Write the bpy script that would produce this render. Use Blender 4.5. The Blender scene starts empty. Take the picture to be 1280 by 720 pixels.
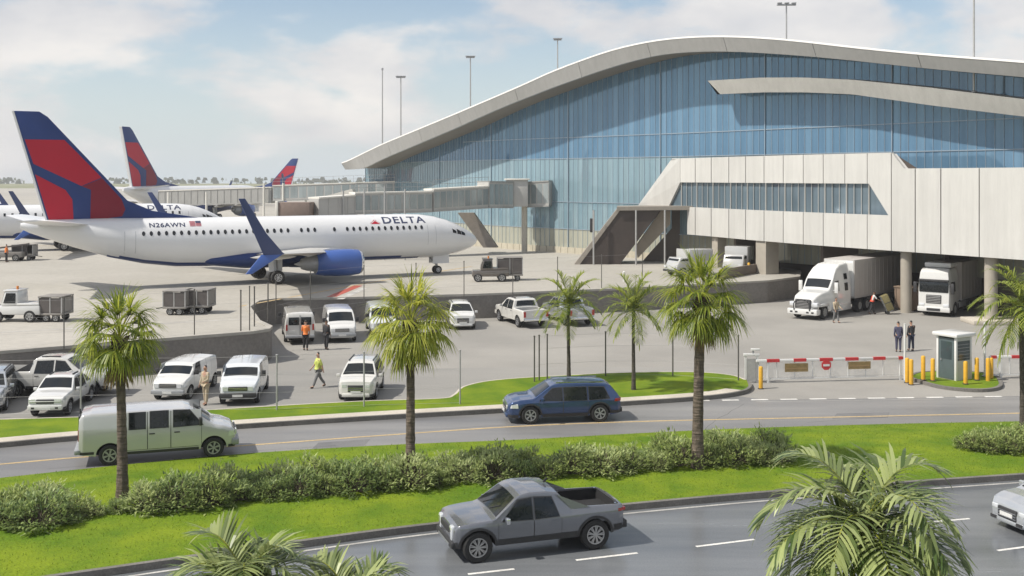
import bpy, bmesh, math, random
from mathutils import Vector, Matrix
random.seed(11)
R = math.radians
sc = bpy.context.scene
COL = sc.collection
F, CX, HY, H = 1350.0, 640.0, 222.0, 10.5      # focal length and horizon (survey of the photograph), eye height in metres
AP = 1.8                                        # the apron stands this much above the car park

def gp(x, y, z=0.0):
    """ground point seen at that place of the photograph, on level z"""
    Y = F*(H-z)/(y-HY)
    return ((x-CX)/F*Y, Y)
def imx(X, Y): return CX + F*X/Y
def zat(y, Y): return H - (y-HY)*Y/F
def lerp(a, b, t): return a+(b-a)*t
def interp(tab, x):
    if x <= tab[0][0]:
        (x0, y0), (x1, y1) = tab[0], tab[1]
        return y0 if x1 == x0 else y0+(y1-y0)*(x-x0)/(x1-x0) if EXTRAP else y0
    for (x0, y0), (x1, y1) in zip(tab, tab[1:]):
        if x <= x1:
            return y0 if x1 == x0 else y0+(y1-y0)*(x-x0)/(x1-x0)
    return tab[-1][1]
EXTRAP = False
def catmull(pts, n=8):
    out = []
    P = [tuple(2*a-b for a, b in zip(pts[0], pts[1]))]+list(pts)+[tuple(2*a-b for a, b in zip(pts[-1], pts[-2]))]
    for i in range(1, len(P)-2):
        for k in range(n):
            t = k/n
            out.append(tuple(0.5*(2*b+(c-a)*t+(2*a-5*b+4*c-d)*t*t+(3*b-a-3*c+d)*t**3)
                             for a, b, c, d in zip(P[i-1], P[i], P[i+1], P[i+2])))
    out.append(tuple(pts[-1]))
    return out

# ------------------------------------------------------------------ materials
MATS = {}
def mat(name, col, rough=0.6, metal=0.0, var=0.10, vscale=3.0, bump=0.0, bscale=40.0, coat=0.0, spec=0.5, island=0.0):
    if name in MATS: return MATS[name]
    m = bpy.data.materials.new(name); m.use_nodes = True
    nt = m.node_tree; N = nt.nodes; L = nt.links
    b = N['Principled BSDF']
    b.inputs['Roughness'].default_value = rough; b.inputs['Metallic'].default_value = metal
    b.inputs['Coat Weight'].default_value = coat; b.inputs['Coat Roughness'].default_value = 0.05
    b.inputs['Specular IOR Level'].default_value = spec
    tc = N.new('ShaderNodeTexCoord')
    nz = N.new('ShaderNodeTexNoise'); nz.inputs['Scale'].default_value = vscale; nz.inputs['Detail'].default_value = 6
    nz.inputs['Roughness'].default_value = 0.65
    L.new(tc.outputs['Object'], nz.inputs['Vector'])
    mr = N.new('ShaderNodeMapRange'); mr.inputs[1].default_value = 0.3; mr.inputs[2].default_value = 0.7
    mr.inputs[3].default_value = 1-var; mr.inputs[4].default_value = 1+var
    L.new(nz.outputs['Fac'], mr.inputs[0])
    mx = N.new('ShaderNodeMix'); mx.data_type = 'RGBA'; mx.blend_type = 'MULTIPLY'; mx.inputs[0].default_value = 1
    mx.inputs[6].default_value = (*col, 1)
    fac = mr.outputs[0]
    if island:
        ge = N.new('ShaderNodeNewGeometry'); m2 = N.new('ShaderNodeMapRange')
        m2.inputs[3].default_value = 1-island; m2.inputs[4].default_value = 1+island
        L.new(ge.outputs['Random Per Island'], m2.inputs[0])
        mm = N.new('ShaderNodeMath'); mm.operation = 'MULTIPLY'; L.new(fac, mm.inputs[0]); L.new(m2.outputs[0], mm.inputs[1]); fac = mm.outputs[0]
    L.new(fac, mx.inputs[7]); L.new(mx.outputs[2], b.inputs['Base Color'])
    if bump:
        n2 = N.new('ShaderNodeTexNoise'); n2.inputs['Scale'].default_value = bscale; n2.inputs['Detail'].default_value = 4
        L.new(tc.outputs['Object'], n2.inputs['Vector'])
        bp = N.new('ShaderNodeBump'); bp.inputs['Strength'].default_value = bump; bp.inputs['Distance'].default_value = 0.03
        L.new(n2.outputs['Fac'], bp.inputs['Height']); L.new(bp.outputs[0], b.inputs['Normal'])
    MATS[name] = m
    return m

def ground_mat(name, c1, c2, scale, rough=0.85, fine=25.0, fvar=0.12, bump=0.15, joints=None, jcol=0.75, stretch=None, spec=0.3, patch=None, jrot=0.0):
    """large scale blotches + fine grain (+ slab joints)"""
    m = bpy.data.materials.new(name); m.use_nodes = True
    nt = m.node_tree; N = nt.nodes; L = nt.links
    b = N['Principled BSDF']; b.inputs['Specular IOR Level'].default_value = spec
    tc = N.new('ShaderNodeTexCoord'); vec = tc.outputs['Object']
    mp = N.new('ShaderNodeMapping')
    if stretch: mp.inputs['Rotation'].default_value = (0, 0, stretch[0]); mp.inputs['Scale'].default_value = (stretch[1], stretch[2], 1)
    L.new(vec, mp.inputs['Vector'])
    n1 = N.new('ShaderNodeTexNoise'); n1.inputs['Scale'].default_value = scale; n1.inputs['Detail'].default_value = 7; n1.inputs['Roughness'].default_value = 0.62
    L.new(mp.outputs[0], n1.inputs['Vector'])
    cr = N.new('ShaderNodeValToRGB'); cr.color_ramp.elements[0].position = 0.35; cr.color_ramp.elements[1].position = 0.65
    cr.color_ramp.elements[0].color = (*c1, 1); cr.color_ramp.elements[1].color = (*c2, 1)
    L.new(n1.outputs['Fac'], cr.inputs[0])
    n2 = N.new('ShaderNodeTexNoise'); n2.inputs['Scale'].default_value = fine; n2.inputs['Detail'].default_value = 5
    L.new(vec, n2.inputs['Vector'])
    mr = N.new('ShaderNodeMapRange'); mr.inputs[1].default_value = 0.3; mr.inputs[2].default_value = 0.7
    mr.inputs[3].default_value = 1-fvar; mr.inputs[4].default_value = 1+fvar
    L.new(n2.outputs['Fac'], mr.inputs[0])
    mx = N.new('ShaderNodeMix'); mx.data_type = 'RGBA'; mx.blend_type = 'MULTIPLY'; mx.inputs[0].default_value = 1
    L.new(cr.outputs[0], mx.inputs[6]); L.new(mr.outputs[0], mx.inputs[7])
    out = mx.outputs[2]
    if joints:
        m3 = N.new('ShaderNodeMapping'); m3.inputs['Rotation'].default_value = (0, 0, jrot); L.new(vec, m3.inputs['Vector'])
        br = N.new('ShaderNodeTexBrick'); br.offset = 0; br.inputs['Scale'].default_value = 1
        br.inputs['Brick Width'].default_value = joints; br.inputs['Row Height'].default_value = joints
        br.inputs['Mortar Size'].default_value = 0.035; br.inputs['Mortar Smooth'].default_value = 0.4
        br.inputs['Color1'].default_value = (1, 1, 1, 1); br.inputs['Color2'].default_value = (0.93, 0.93, 0.92, 1)
        br.inputs['Mortar'].default_value = (jcol, jcol, jcol, 1)
        L.new(m3.outputs[0], br.inputs['Vector'])
        m4 = N.new('ShaderNodeMix'); m4.data_type = 'RGBA'; m4.blend_type = 'MULTIPLY'; m4.inputs[0].default_value = 1
        L.new(out, m4.inputs[6]); L.new(br.outputs['Color'], m4.inputs[7]); out = m4.outputs[2]
    L.new(out, b.inputs['Base Color'])
    rr = N.new('ShaderNodeMapRange'); rr.inputs[1].default_value = 0.3; rr.inputs[2].default_value = 0.7
    rr.inputs[3].default_value = rough-0.12; rr.inputs[4].default_value = min(1, rough+0.08)
    L.new(n1.outputs['Fac'], rr.inputs[0]); L.new(rr.outputs[0], b.inputs['Roughness'])
    if bump:
        bp = N.new('ShaderNodeBump'); bp.inputs['Strength'].default_value = bump; bp.inputs['Distance'].default_value = 0.02
        L.new(n2.outputs['Fac'], bp.inputs['Height']); L.new(bp.outputs[0], b.inputs['Normal'])
    return m

def leaf_mat(name, c1, c2, transl=0.35, rough=0.5):
    """leaves: colour varies from leaf to leaf, light passes through"""
    m = bpy.data.materials.new(name); m.use_nodes = True
    nt = m.node_tree; N = nt.nodes; L = nt.links
    b = N['Principled BSDF']; b.inputs['Roughness'].default_value = rough; b.inputs['Specular IOR Level'].default_value = 0.4
    ge = N.new('ShaderNodeNewGeometry')
    cr = N.new('ShaderNodeValToRGB'); cr.color_ramp.elements[0].color = (*c1, 1); cr.color_ramp.elements[1].color = (*c2, 1)
    L.new(ge.outputs['Random Per Island'], cr.inputs[0]); L.new(cr.outputs[0], b.inputs['Base Color'])
    tr = N.new('ShaderNodeBsdfTranslucent')
    hs = N.new('ShaderNodeHueSaturation'); hs.inputs['Hue'].default_value = 0.485; hs.inputs['Value'].default_value = 1.5
    L.new(cr.outputs[0], hs.inputs['Color']); L.new(hs.outputs[0], tr.inputs['Color'])
    mx = N.new('ShaderNodeMixShader'); mx.inputs[0].default_value = transl
    L.new(b.outputs[0], mx.inputs[1]); L.new(tr.outputs[0], mx.inputs[2])
    L.new(mx.outputs[0], N['Material Output'].inputs['Surface'])
    return m

# ------------------------------------------------------------------ objects
def tag(o, label=None, cat=None, group=None, kind=None):
    if label: o['label'] = label
    if cat: o['category'] = cat
    if group: o['group'] = group
    if kind: o['kind'] = kind
    return o
def thing(name, loc, rz, label, cat, group=None, scale=1.0):
    o = bpy.data.objects.new(name, None); COL.objects.link(o)
    o.location = loc; o.rotation_euler = (0, 0, rz); o.scale = (scale,)*3
    o.empty_display_size = 0.3
    return tag(o, label, cat, group)
def copy_tree(o, parent=None):
    c = o.copy(); COL.objects.link(c)
    if parent is not None:
        c.parent = parent
    for ch in list(o.children): copy_tree(ch, c)
    return c

class MB:
    """collects shapes; build() links them as ONE mesh object"""
    def __init__(s): s.v = []; s.f = []; s.m = []
    def add(s, vs, fs, mi=0):
        k = len(s.v); s.v += [tuple(p) for p in vs]
        for f in fs: s.f.append(tuple(i+k for i in f)); s.m.append(mi)
        return s
    def box(s, x0, x1, y0, y1, z0, z1, mi=0):
        vs = [(x0,y0,z0),(x1,y0,z0),(x1,y1,z0),(x0,y1,z0),(x0,y0,z1),(x1,y0,z1),(x1,y1,z1),(x0,y1,z1)]
        return s.add(vs, [(0,3,2,1),(4,5,6,7),(0,1,5,4),(1,2,6,5),(2,3,7,6),(3,0,4,7)], mi)
    def hexa(s, b4, t4, mi=0):
        return s.add(list(b4)+list(t4), [(0,3,2,1),(4,5,6,7),(0,1,5,4),(1,2,6,5),(2,3,7,6),(3,0,4,7)], mi)
    def bar(s, p, q, w, h, mi=0):
        """square bar from p to q"""
        p, q = Vector(p), Vector(q); d = (q-p).normalized()
        u = d.cross(Vector((0,0,1)))
        if u.length < 1e-4: u = Vector((1,0,0))
        u.normalize(); n = u.cross(d)
        c = [(-1,-1),(1,-1),(1,1),(-1,1)]
        return s.hexa([p+u*a*w/2+n*b*h/2 for a,b in c], [q+u*a*w/2+n*b*h/2 for a,b in c], mi)
    def tube(s, p, q, r0, r1=None, n=10, mi=0, caps=True):
        r1 = r0 if r1 is None else r1
        p, q = Vector(p), Vector(q); d = (q-p).normalized()
        u = d.cross(Vector((0,0,1)))
        if u.length < 1e-4: u = Vector((1,0,0))
        u.normalize(); w = d.cross(u)
        vs = []
        for c, r in ((p,r0),(q,r1)):
            for i in range(n):
                a = 2*math.pi*i/n; vs.append(c+u*math.cos(a)*r+w*math.sin(a)*r)
        fs = [(i,(i+1)%n,n+(i+1)%n,n+i) for i in range(n)]
        if caps: fs += [tuple(range(n))[::-1], tuple(range(n,2*n))]
        return s.add(vs, fs, mi)
    def rings(s, rings, mi=0, close=True, caps=True):
        """loft of equal-length rings"""
        n = len(rings[0]); vs = [p for r in rings for p in r]; fs = []
        for k in range(len(rings)-1):
            for i in range(n if close else n-1):
                j = (i+1) % n
                fs.append((k*n+i, k*n+j, (k+1)*n+j, (k+1)*n+i))
        if caps and close:
            fs += [tuple(range(n))[::-1], tuple((len(rings)-1)*n+i for i in range(n))]
        return s.add(vs, fs, mi)
    def lathe(s, prof, axis='z', c=(0,0,0), n=20, mi=0, caps=False):
        """prof: (r, h) list"""
        rings = []
        for r, h in prof:
            ring = []
            for i in range(n):
                a = 2*math.pi*i/n; p = (r*math.cos(a), r*math.sin(a), h)
                if axis == 'y': p = (p[0], p[2], p[1])
                if axis == 'x': p = (p[2], p[0], p[1])
                ring.append((p[0]+c[0], p[1]+c[1], p[2]+c[2]))
            rings.append(ring)
        return s.rings(rings, mi, True, caps)
    def prism(s, poly, off, mi=0):
        """flat 3D polygon pushed along the vector off"""
        n = len(poly); off = Vector(off)
        vs = [Vector(p) for p in poly]; vs = vs+[p+off for p in vs]
        return s.add(vs, [tuple(range(n)), tuple(range(2*n-1, n-1, -1))]+[(i,n+i,n+(i+1)%n,(i+1)%n) for i in range(n)], mi)
    def strip(s, A, B, mi=0):
        n = len(A)
        return s.add(list(A)+list(B), [(i,i+1,n+i+1,n+i) for i in range(n-1)], mi)
    def grid(s, rows, mi=0):
        n = len(rows[0])
        return s.add([p for r in rows for p in r], [(k*n+i,k*n+i+1,(k+1)*n+i+1,(k+1)*n+i) for k in range(len(rows)-1) for i in range(n-1)], mi)
    def build(s, name, mats, parent=None, smooth=None, bevel=0.0, doubles=False, seg=2):
        if not isinstance(mats, (list, tuple)): mats = [mats]
        me = bpy.data.meshes.new(name)
        me.from_pydata(s.v, [], s.f)
        for m in mats: me.materials.append(m)
        if len(mats) > 1: me.polygons.foreach_set('material_index', s.m)
        bm = bmesh.new(); bm.from_mesh(me)
        if doubles or bevel:
            bmesh.ops.remove_doubles(bm, verts=bm.verts, dist=1e-4)
            bmesh.ops.dissolve_degenerate(bm, edges=bm.edges, dist=1e-4)
        if bevel:
            es = [e for e in bm.edges if len(e.link_faces) == 2 and e.calc_face_angle(0) > 0.5]
            bmesh.ops.bevel(bm, geom=es, offset=bevel, segments=seg, profile=0.5, affect='EDGES', clamp_overlap=True)
        bmesh.ops.recalc_face_normals(bm, faces=bm.faces)
        bm.to_mesh(me); bm.free()
        if smooth is not None or bevel:
            me.polygons.foreach_set('use_smooth', [True]*len(me.polygons))
            me.set_sharp_from_angle(angle=R(smooth if smooth else 40))
        o = bpy.data.objects.new(name, me); COL.objects.link(o)
        if parent: o.parent = parent
        return o

def flat_poly(name, pts, z, m, parent=None, kind='structure'):
    from mathutils.geometry import tessellate_polygon
    tris = tessellate_polygon([[Vector((p[0], p[1], 0)) for p in pts]])
    me = bpy.data.meshes.new(name)
    fs = []
    for a, b, c in tris:
        A, B, C = pts[a], pts[b], pts[c]
        ar = (B[0]-A[0])*(C[1]-A[1])-(C[0]-A[0])*(B[1]-A[1])
        if abs(ar) > 1e-9: fs.append((a,b,c) if ar > 0 else (a,c,b))
    me.from_pydata([(p[0], p[1], z) for p in pts], [], fs)
    if sum(p.normal.z for p in me.polygons) < 0: me.flip_normals()
    me.materials.append(m)
    o = bpy.data.objects.new(name, me); COL.objects.link(o)
    if parent: o.parent = parent
    elif kind: o['kind'] = kind
    return o

def text_mesh(body, size, font_bold=0.0, spacing=1.0):
    cu = bpy.data.curves.new('txt', 'FONT'); cu.body = body; cu.size = size; cu.offset = font_bold; cu.space_character = spacing
    cu.resolution_u = 3
    ob = bpy.data.objects.new('txt', cu); COL.objects.link(ob)
    dg = bpy.context.evaluated_depsgraph_get(); dg.update()
    me = bpy.data.meshes.new_from_object(ob.evaluated_get(dg))
    bpy.data.objects.remove(ob); bpy.data.curves.remove(cu)
    bm = bmesh.new(); bm.from_mesh(me)
    bmesh.ops.triangulate(bm, faces=bm.faces)
    bmesh.ops.subdivide_edges(bm, edges=[e for e in bm.edges if e.calc_length() > size*0.25], cuts=2)
    bm.to_mesh(me); bm.free()
    return me
def text_obj(name, me, fn, m, parent):
    """bend flat lettering onto a surface: fn(u, v) -> point"""
    for v in me.vertices: v.co = fn(v.co.x, v.co.y)
    me.materials.clear(); me.materials.append(m)
    o = bpy.data.objects.new(name, me); COL.objects.link(o)
    if parent: o.parent = parent
    return o

def streak_mat(name, col, rough=.5, amt=.07, metal=0.0, sets=None, bump=0):
    """sheet metal with rain streaks running down it and slight panel to panel difference"""
    m = bpy.data.materials.new(name); m.use_nodes = True; nt = m.node_tree; N = nt.nodes; L = nt.links; b = N['Principled BSDF']
    tc = N.new('ShaderNodeTexCoord'); oi = N.new('ShaderNodeObjectInfo'); fac = None
    for sc_, st, am in (sets or ((2.2,(1,1,.07),amt),(0.35,(1,1,1),amt*.6),(9,(1,1,.15),amt*.5))):
        mp = N.new('ShaderNodeMapping'); mp.inputs['Scale'].default_value = st; L.new(tc.outputs['Object'], mp.inputs['Vector'])
        nz = N.new('ShaderNodeTexNoise'); nz.inputs['Scale'].default_value = sc_; nz.inputs['Detail'].default_value = 6; L.new(mp.outputs[0], nz.inputs['Vector'])
        mr = N.new('ShaderNodeMapRange'); mr.inputs[1].default_value = .3; mr.inputs[2].default_value = .7; mr.inputs[3].default_value = 1-am; mr.inputs[4].default_value = 1+am*.6
        L.new(nz.outputs['Fac'], mr.inputs[0])
        if fac is None: fac = mr.outputs[0]
        else:
            mm = N.new('ShaderNodeMath'); mm.operation = 'MULTIPLY'; L.new(fac, mm.inputs[0]); L.new(mr.outputs[0], mm.inputs[1]); fac = mm.outputs[0]
    if bump:
        bp = N.new('ShaderNodeBump'); bp.inputs['Strength'].default_value = bump; bp.inputs['Distance'].default_value = .05
        L.new(fac, bp.inputs['Height']); L.new(bp.outputs[0], b.inputs['Normal'])
    mr = N.new('ShaderNodeMapRange'); mr.inputs[3].default_value = .95; mr.inputs[4].default_value = 1.03; L.new(oi.outputs['Random'], mr.inputs[0])
    mm = N.new('ShaderNodeMath'); mm.operation = 'MULTIPLY'; L.new(fac, mm.inputs[0]); L.new(mr.outputs[0], mm.inputs[1])
    mx = N.new('ShaderNodeMix'); mx.data_type = 'RGBA'; mx.blend_type = 'MULTIPLY'; mx.inputs[0].default_value = 1; mx.inputs[6].default_value = (*col,1)
    L.new(mm.outputs[0], mx.inputs[7]); L.new(mx.outputs[2], b.inputs['Base Color']); b.inputs['Roughness'].default_value = rough; b.inputs['Metallic'].default_value = metal
    return m
# shared materials
M_white = mat('white_paint', (0.64,0.64,0.62), 0.3, 0, 0.04, 1.5, coat=0.5)
M_cream = streak_mat('cream_metal', (0.51,0.50,0.465), .5, .08)
M_black = mat('black_rubber', (0.018,0.018,0.018), 0.8, 0, 0.2, 8)
M_under = mat('underbody', (0.012,0.012,0.013), 0.9, 0, 0.2, 8)
M_antenna = None
M_plastic = mat('dark_plastic', (0.03,0.03,0.032), 0.55, 0, 0.15, 6)
M_chrome = mat('chrome', (0.75,0.76,0.78), 0.15, 1.0, 0.03, 4)
M_alloy = mat('alloy', (0.50,0.51,0.53), 0.3, 0.8, 0.06, 8)
M_steel = mat('grey_steel', (0.33,0.34,0.35), 0.5, 0.4, 0.1, 4)
M_galv = mat('galvanised', (0.42,0.42,0.41), 0.5, 0.5, 0.12, 6)
M_darkpost = mat('dark_post', (0.10,0.095,0.085), 0.6, 0.2, 0.15, 6)
M_glass = mat('car_glass', (0.010,0.013,0.015), 0.05, 0, 0.2, 2, spec=0.45)
M_lamp = mat('lamp_glass', (0.70,0.72,0.74), 0.1, 0.3, 0.1, 20, coat=1)
M_red = mat('red_lamp', (0.35,0.015,0.012), 0.2, 0, 0.1, 10, coat=0.6)
M_redp = mat('red_paint', (0.50,0.03,0.035), 0.45, 0, 0.1, 4)
M_orangelamp = mat('orange_lamp', (0.6,0.2,0.03), 0.3)
M_plate = mat('number_plate', (0.6,0.6,0.58), 0.5, 0, 0.1, 10)
M_yellow = mat('yellow_paint', (0.60,0.33,0.02), 0.5, 0, 0.12, 5)
M_conc = mat('concrete', (0.36,0.34,0.30), 0.85, 0, 0.14, 1.2, 0.2, 30)
M_kerb = ground_mat('kerb_concrete', (0.12,0.115,0.105), (0.18,0.17,0.155), 0.8, 0.9, 18, 0.2, 0.2)
M_walk = ground_mat('pale_concrete', (0.42,0.38,0.32), (0.52,0.48,0.41), 0.5, 0.9, 12, 0.1, 0.2)
M_wall = ground_mat('wall_render', (0.17,0.157,0.142), (0.215,0.20,0.182), 0.35, 0.9, 6, 0.12, 0.15, stretch=(0,1,1))
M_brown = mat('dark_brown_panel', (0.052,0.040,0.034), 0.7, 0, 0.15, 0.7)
# ------------------------------------------------------------------ world, sun, camera
SUN_AZ, SUN_EL = math.atan2(-0.90, -0.30), R(50)          # azimuth measured from +Y towards +X
wd = bpy.data.worlds.new('World'); sc.world = wd; wd.use_nodes = True
nt = wd.node_tree; N = nt.nodes; L = nt.links
bg = N['Background']
sky = N.new('ShaderNodeTexSky'); sky.sky_type = 'NISHITA'; sky.sun_disc = False
sky.sun_elevation = SUN_EL; sky.sun_rotation = SUN_AZ; sky.air_density = 1.0; sky.dust_density = 1.6; sky.ozone_density = 1.5
tc = N.new('ShaderNodeTexCoord')
mp = N.new('ShaderNodeMapping'); mp.inputs['Scale'].default_value = (1.0, 1.0, 2.3); mp.inputs['Location'].default_value = (9.6, 8.3, 4.2)
L.new(tc.outputs['Generated'], mp.inputs['Vector'])
cn = N.new('ShaderNodeTexNoise'); cn.inputs['Scale'].default_value = 5.2; cn.inputs['Detail'].default_value = 9; cn.inputs['Roughness'].default_value = 0.53
cn.inputs['Distortion'].default_value = 0.15
L.new(mp.outputs[0], cn.inputs['Vector'])
cr = N.new('ShaderNodeValToRGB'); cr.color_ramp.interpolation = 'EASE'
cr.color_ramp.elements[0].position = 0.42; cr.color_ramp.elements[0].color = (0,0,0,1)
cr.color_ramp.elements[1].position = 0.56; cr.color_ramp.elements[1].color = (1,1,1,1)
L.new(cn.outputs['Fac'], cr.inputs[0])
cn2 = N.new('ShaderNodeTexNoise'); cn2.inputs['Scale'].default_value = 9; cn2.inputs['Detail'].default_value = 8
mp2 = N.new('ShaderNodeMapping'); mp2.inputs['Scale'].default_value = (1,1,2); mp2.inputs['Location'].default_value = (0.3,1.1,0.2)
L.new(tc.outputs['Generated'], mp2.inputs['Vector']); L.new(mp2.outputs[0], cn2.inputs['Vector'])
cc = N.new('ShaderNodeValToRGB')
cc.color_ramp.elements[0].position = 0.36; cc.color_ramp.elements[0].color = (5.3, 5.2, 5.3, 1)
cc.color_ramp.elements[1].position = 0.66; cc.color_ramp.elements[1].color = (7.2, 6.8, 6.45, 1)
L.new(cn2.outputs['Fac'], cc.inputs[0])
# pale veil towards the horizon: high thin cloud seen edge-on
sx = N.new('ShaderNodeSeparateXYZ'); L.new(tc.outputs['Generated'], sx.inputs[0])
hz = N.new('ShaderNodeMapRange'); hz.inputs[1].default_value = 0.0; hz.inputs[2].default_value = 0.16; hz.inputs[3].default_value = 0.74; hz.inputs[4].default_value = 0.12
L.new(sx.outputs['Z'], hz.inputs[0])
veil = N.new('ShaderNodeMix'); veil.data_type = 'RGBA'; veil.inputs[7].default_value = (5.7, 6.5, 6.95, 1)
L.new(hz.outputs[0], veil.inputs[0]); L.new(sky.outputs[0], veil.inputs[6])
cm = N.new('ShaderNodeMix'); cm.data_type = 'RGBA'
cf = N.new('ShaderNodeMath'); cf.operation = 'MULTIPLY'; cf.inputs[1].default_value = 0.82
L.new(cr.outputs[0], cf.inputs[0]); L.new(cf.outputs[0], cm.inputs[0])
L.new(veil.outputs[2], cm.inputs[6]); L.new(cc.outputs[0], cm.inputs[7])
L.new(cm.outputs[2], bg.inputs['Color']); bg.inputs['Strength'].default_value = 0.125

sl = bpy.data.lights.new('sun', 'SUN'); sl.energy = 4.7; sl.angle = R(1.0); sl.color = (1.0, 0.945, 0.86)
so = bpy.data.objects.new('sun', sl); COL.objects.link(so)
sd = Vector((math.sin(SUN_AZ)*math.cos(SUN_EL), math.cos(SUN_AZ)*math.cos(SUN_EL), math.sin(SUN_EL)))
so.rotation_euler = sd.to_track_quat('Z', 'Y').to_euler(); so.location = sd*150

cam = bpy.data.cameras.new('camera'); co = bpy.data.objects.new('camera', cam); COL.objects.link(co)
co.location = (0, 0, H); co.rotation_euler = (R(90), 0, 0)
cam.sensor_width = 36; cam.lens = 36*F/1280; cam.shift_y = -(360-HY)/1280; cam.clip_end = 20000; cam.clip_start = 0.5
sc.camera = co
sc.view_settings.view_transform = 'Standard'; sc.view_settings.look = 'None'; sc.view_settings.exposure = 0.12; sc.view_settings.gamma = 1
sc.cycles.max_bounces = 6; sc.cycles.transparent_max_bounces = 6
sc.cycles.use_denoising = True

# ------------------------------------------------------------------ ground
M_lot = ground_mat('lot_asphalt', (0.245,0.236,0.217), (0.305,0.293,0.268), 0.12, 0.9, 14, 0.10, 0.2, spec=0.2)
M_lane = ground_mat('lane_asphalt', (0.225,0.22,0.205), (0.285,0.275,0.255), 0.16, 0.85, 16, 0.10, 0.2, stretch=(R(-8),0.35,1.6), spec=0.25)
M_road = ground_mat('road_asphalt', (0.14,0.14,0.142), (0.235,0.23,0.222), 0.20, 0.46, 20, 0.12, 0.12, stretch=(R(-10),0.22,1.8), spec=0.4)
M_road2 = ground_mat('near_road_asphalt', (0.105,0.113,0.122), (0.175,0.184,0.193), 0.22, 0.24, 22, 0.10, 0.06, stretch=(R(-16),0.20,1.8), spec=0.5)
M_apron = ground_mat('apron_concrete', (0.345,0.328,0.29), (0.41,0.39,0.35), 0.05, 0.9, 3, 0.06, 0.1, joints=6.0, jcol=0.86, spec=0.2, jrot=R(28))
M_grass = ground_mat('lawn', (0.080,0.148,0.011), (0.165,0.222,0.016), 0.5, 0.95, 22, 0.25, 0.6, spec=0.1)
M_field = ground_mat('field', (0.16,0.17,0.08), (0.22,0.22,0.11), 0.01, 0.95, 0.3, 0.1, 0.0)
M_mark = ground_mat('road_paint', (0.55,0.54,0.51), (0.68,0.67,0.63), 1.5, 0.7, 15, 0.2, 0.1)
M_markw = ground_mat('worn_paint', (0.33,0.32,0.30), (0.50,0.49,0.46), 1.2, 0.7, 15, 0.2, 0.1)
M_marky = ground_mat('yellow_road_paint', (0.40,0.30,0.16), (0.50,0.37,0.19), 1.0, 0.75, 12, 0.25, 0.1)
M_redmark = ground_mat('red_road_paint', (0.32,0.07,0.05), (0.42,0.10,0.07), 1.0, 0.75, 12, 0.15, 0.1)

BIG = 1600
flat_poly('ground', [(-BIG,-300),(BIG,-300),(BIG,BIG),(-BIG,BIG)], 0.0, M_lot)

def pts(tab, z=0.0): return [gp(x, y, z) for x, y in tab]
def ext(P, dl=60, dr=60):
    """carry a line on beyond the frame at both ends"""
    a = Vector(P[0])-Vector(P[1]); b = Vector(P[-1])-Vector(P[-2])
    return [tuple(Vector(P[0])+a.normalized()*dl)]+list(P)+[tuple(Vector(P[-1])+b.normalized()*dr)]
def offset(P, d):
    out = []
    for i, p in enumerate(P):
        a = Vector(P[max(0,i-1)]); b = Vector(P[min(len(P)-1,i+1)]); t = (b-a).normalized()
        out.append((p[0]-t.y*d, p[1]+t.x*d))
    return out

# lines read off the photograph, as ground points, smoothed
kerbN = ext(catmull(pts([(150,718),(330,692),(500,668.5),(640,653),(790,638),(950,623.5),(1120,611),(1280,600)]), 6))      # near road, far kerb
medF = ext(catmull(pts([(0,598),(140,583),(300,568),(480,557),(640,550.5),(800,542),(940,535.5),(1110,530.5),(1280,527)]), 6)) # far road, near edge
kerbF0 = catmull(pts([(0,560),(105,550.5),(300,536.5),(480,525),(620,517),(780,507.5),(880,500.5),(925,494.5),(939,488.5),(938,481)]), 8)
a = Vector(kerbF0[0])-Vector(kerbF0[1])
kerbF = [tuple(Vector(kerbF0[0])+a.normalized()*60)]+kerbF0
yel = ext(catmull(pts([(0,580.5),(110,571),(300,557.5),(470,545),(640,533.5),(800,527),(1000,522.5),(1280,516.5)]), 6))

# far road: its own darker sheet from the median to the kerb and on across the gate entrance
farN = [p for p in kerbF0 if p[0] < gp(925,496)[0]]
far_edge = [kerbF[0]]+farN+pts([(960,500),(1100,498),(1280,495)])+[(90,55.5)]
flat_poly('road', [(p[0],p[1]) for p in medF]+far_edge[::-1], 0.004, M_road)
nearS = offset(kerbN, -12.5)
flat_poly('near_road', list(kerbN)+nearS[::-1], 0.004, M_road2)
flat_poly('near_verge', [(p[0],p[1]) for p in offset(kerbN,-12.6)]+[(90,-60),(-90,-60)], 0.10, M_grass)
# darker lane inside the car park
flat_poly('parking_lane', [kerbF[0]]+[p for p in kerbF0][:-2]+pts([(960,462),(900,459),(760,459),(640,459),(480,461),(330,463),(290,466),(200,470),(0,477)])+[(-80,48)], 0.004, M_lane)

def ribbon(name, P, w, z, m, kind='structure'):
    A, B = offset(P, w/2), offset(P, -w/2)
    o = MB().strip([(x,y,z) for x,y in B], [(x,y,z) for x,y in A]).build(name, m)
    if o.data.polygons[0].normal.z < 0: o.data.flip_normals()
    o['kind'] = kind
    return o
ribbon('edge_line', offset(kerbN, -0.26), 0.10, 0.0085, M_markw)
ribbon('centre_line', yel, 0.16, 0.0085, M_marky)
def dash(x0,y0,x1,y1,w=0.11,m=M_mark):
    return ribbon('lane_line', [gp(x0,y0), gp(x1,y1)], w, 0.0085, m)
for d in [(585,718,643,711.5),(720,700.5,797,691.5),(870,683.5,943,674.5),(1018,667,1076,660.5),(1168,652.5,1212,648.5),(1247,688.5,1295,682)]: dash(*d)
for k in range(11):
    x = 866+k*36.5; y = 501.0-(x-860)*0.0135
    dash(x, y, x+21, y-0.3, 0.22, M_mark)
# give-way bar under the dashes, worn
ribbon('entrance_line', pts([(945,502.2),(1100,500),(1290,497.2)]), 0.05, 0.0065, M_markw)

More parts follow.
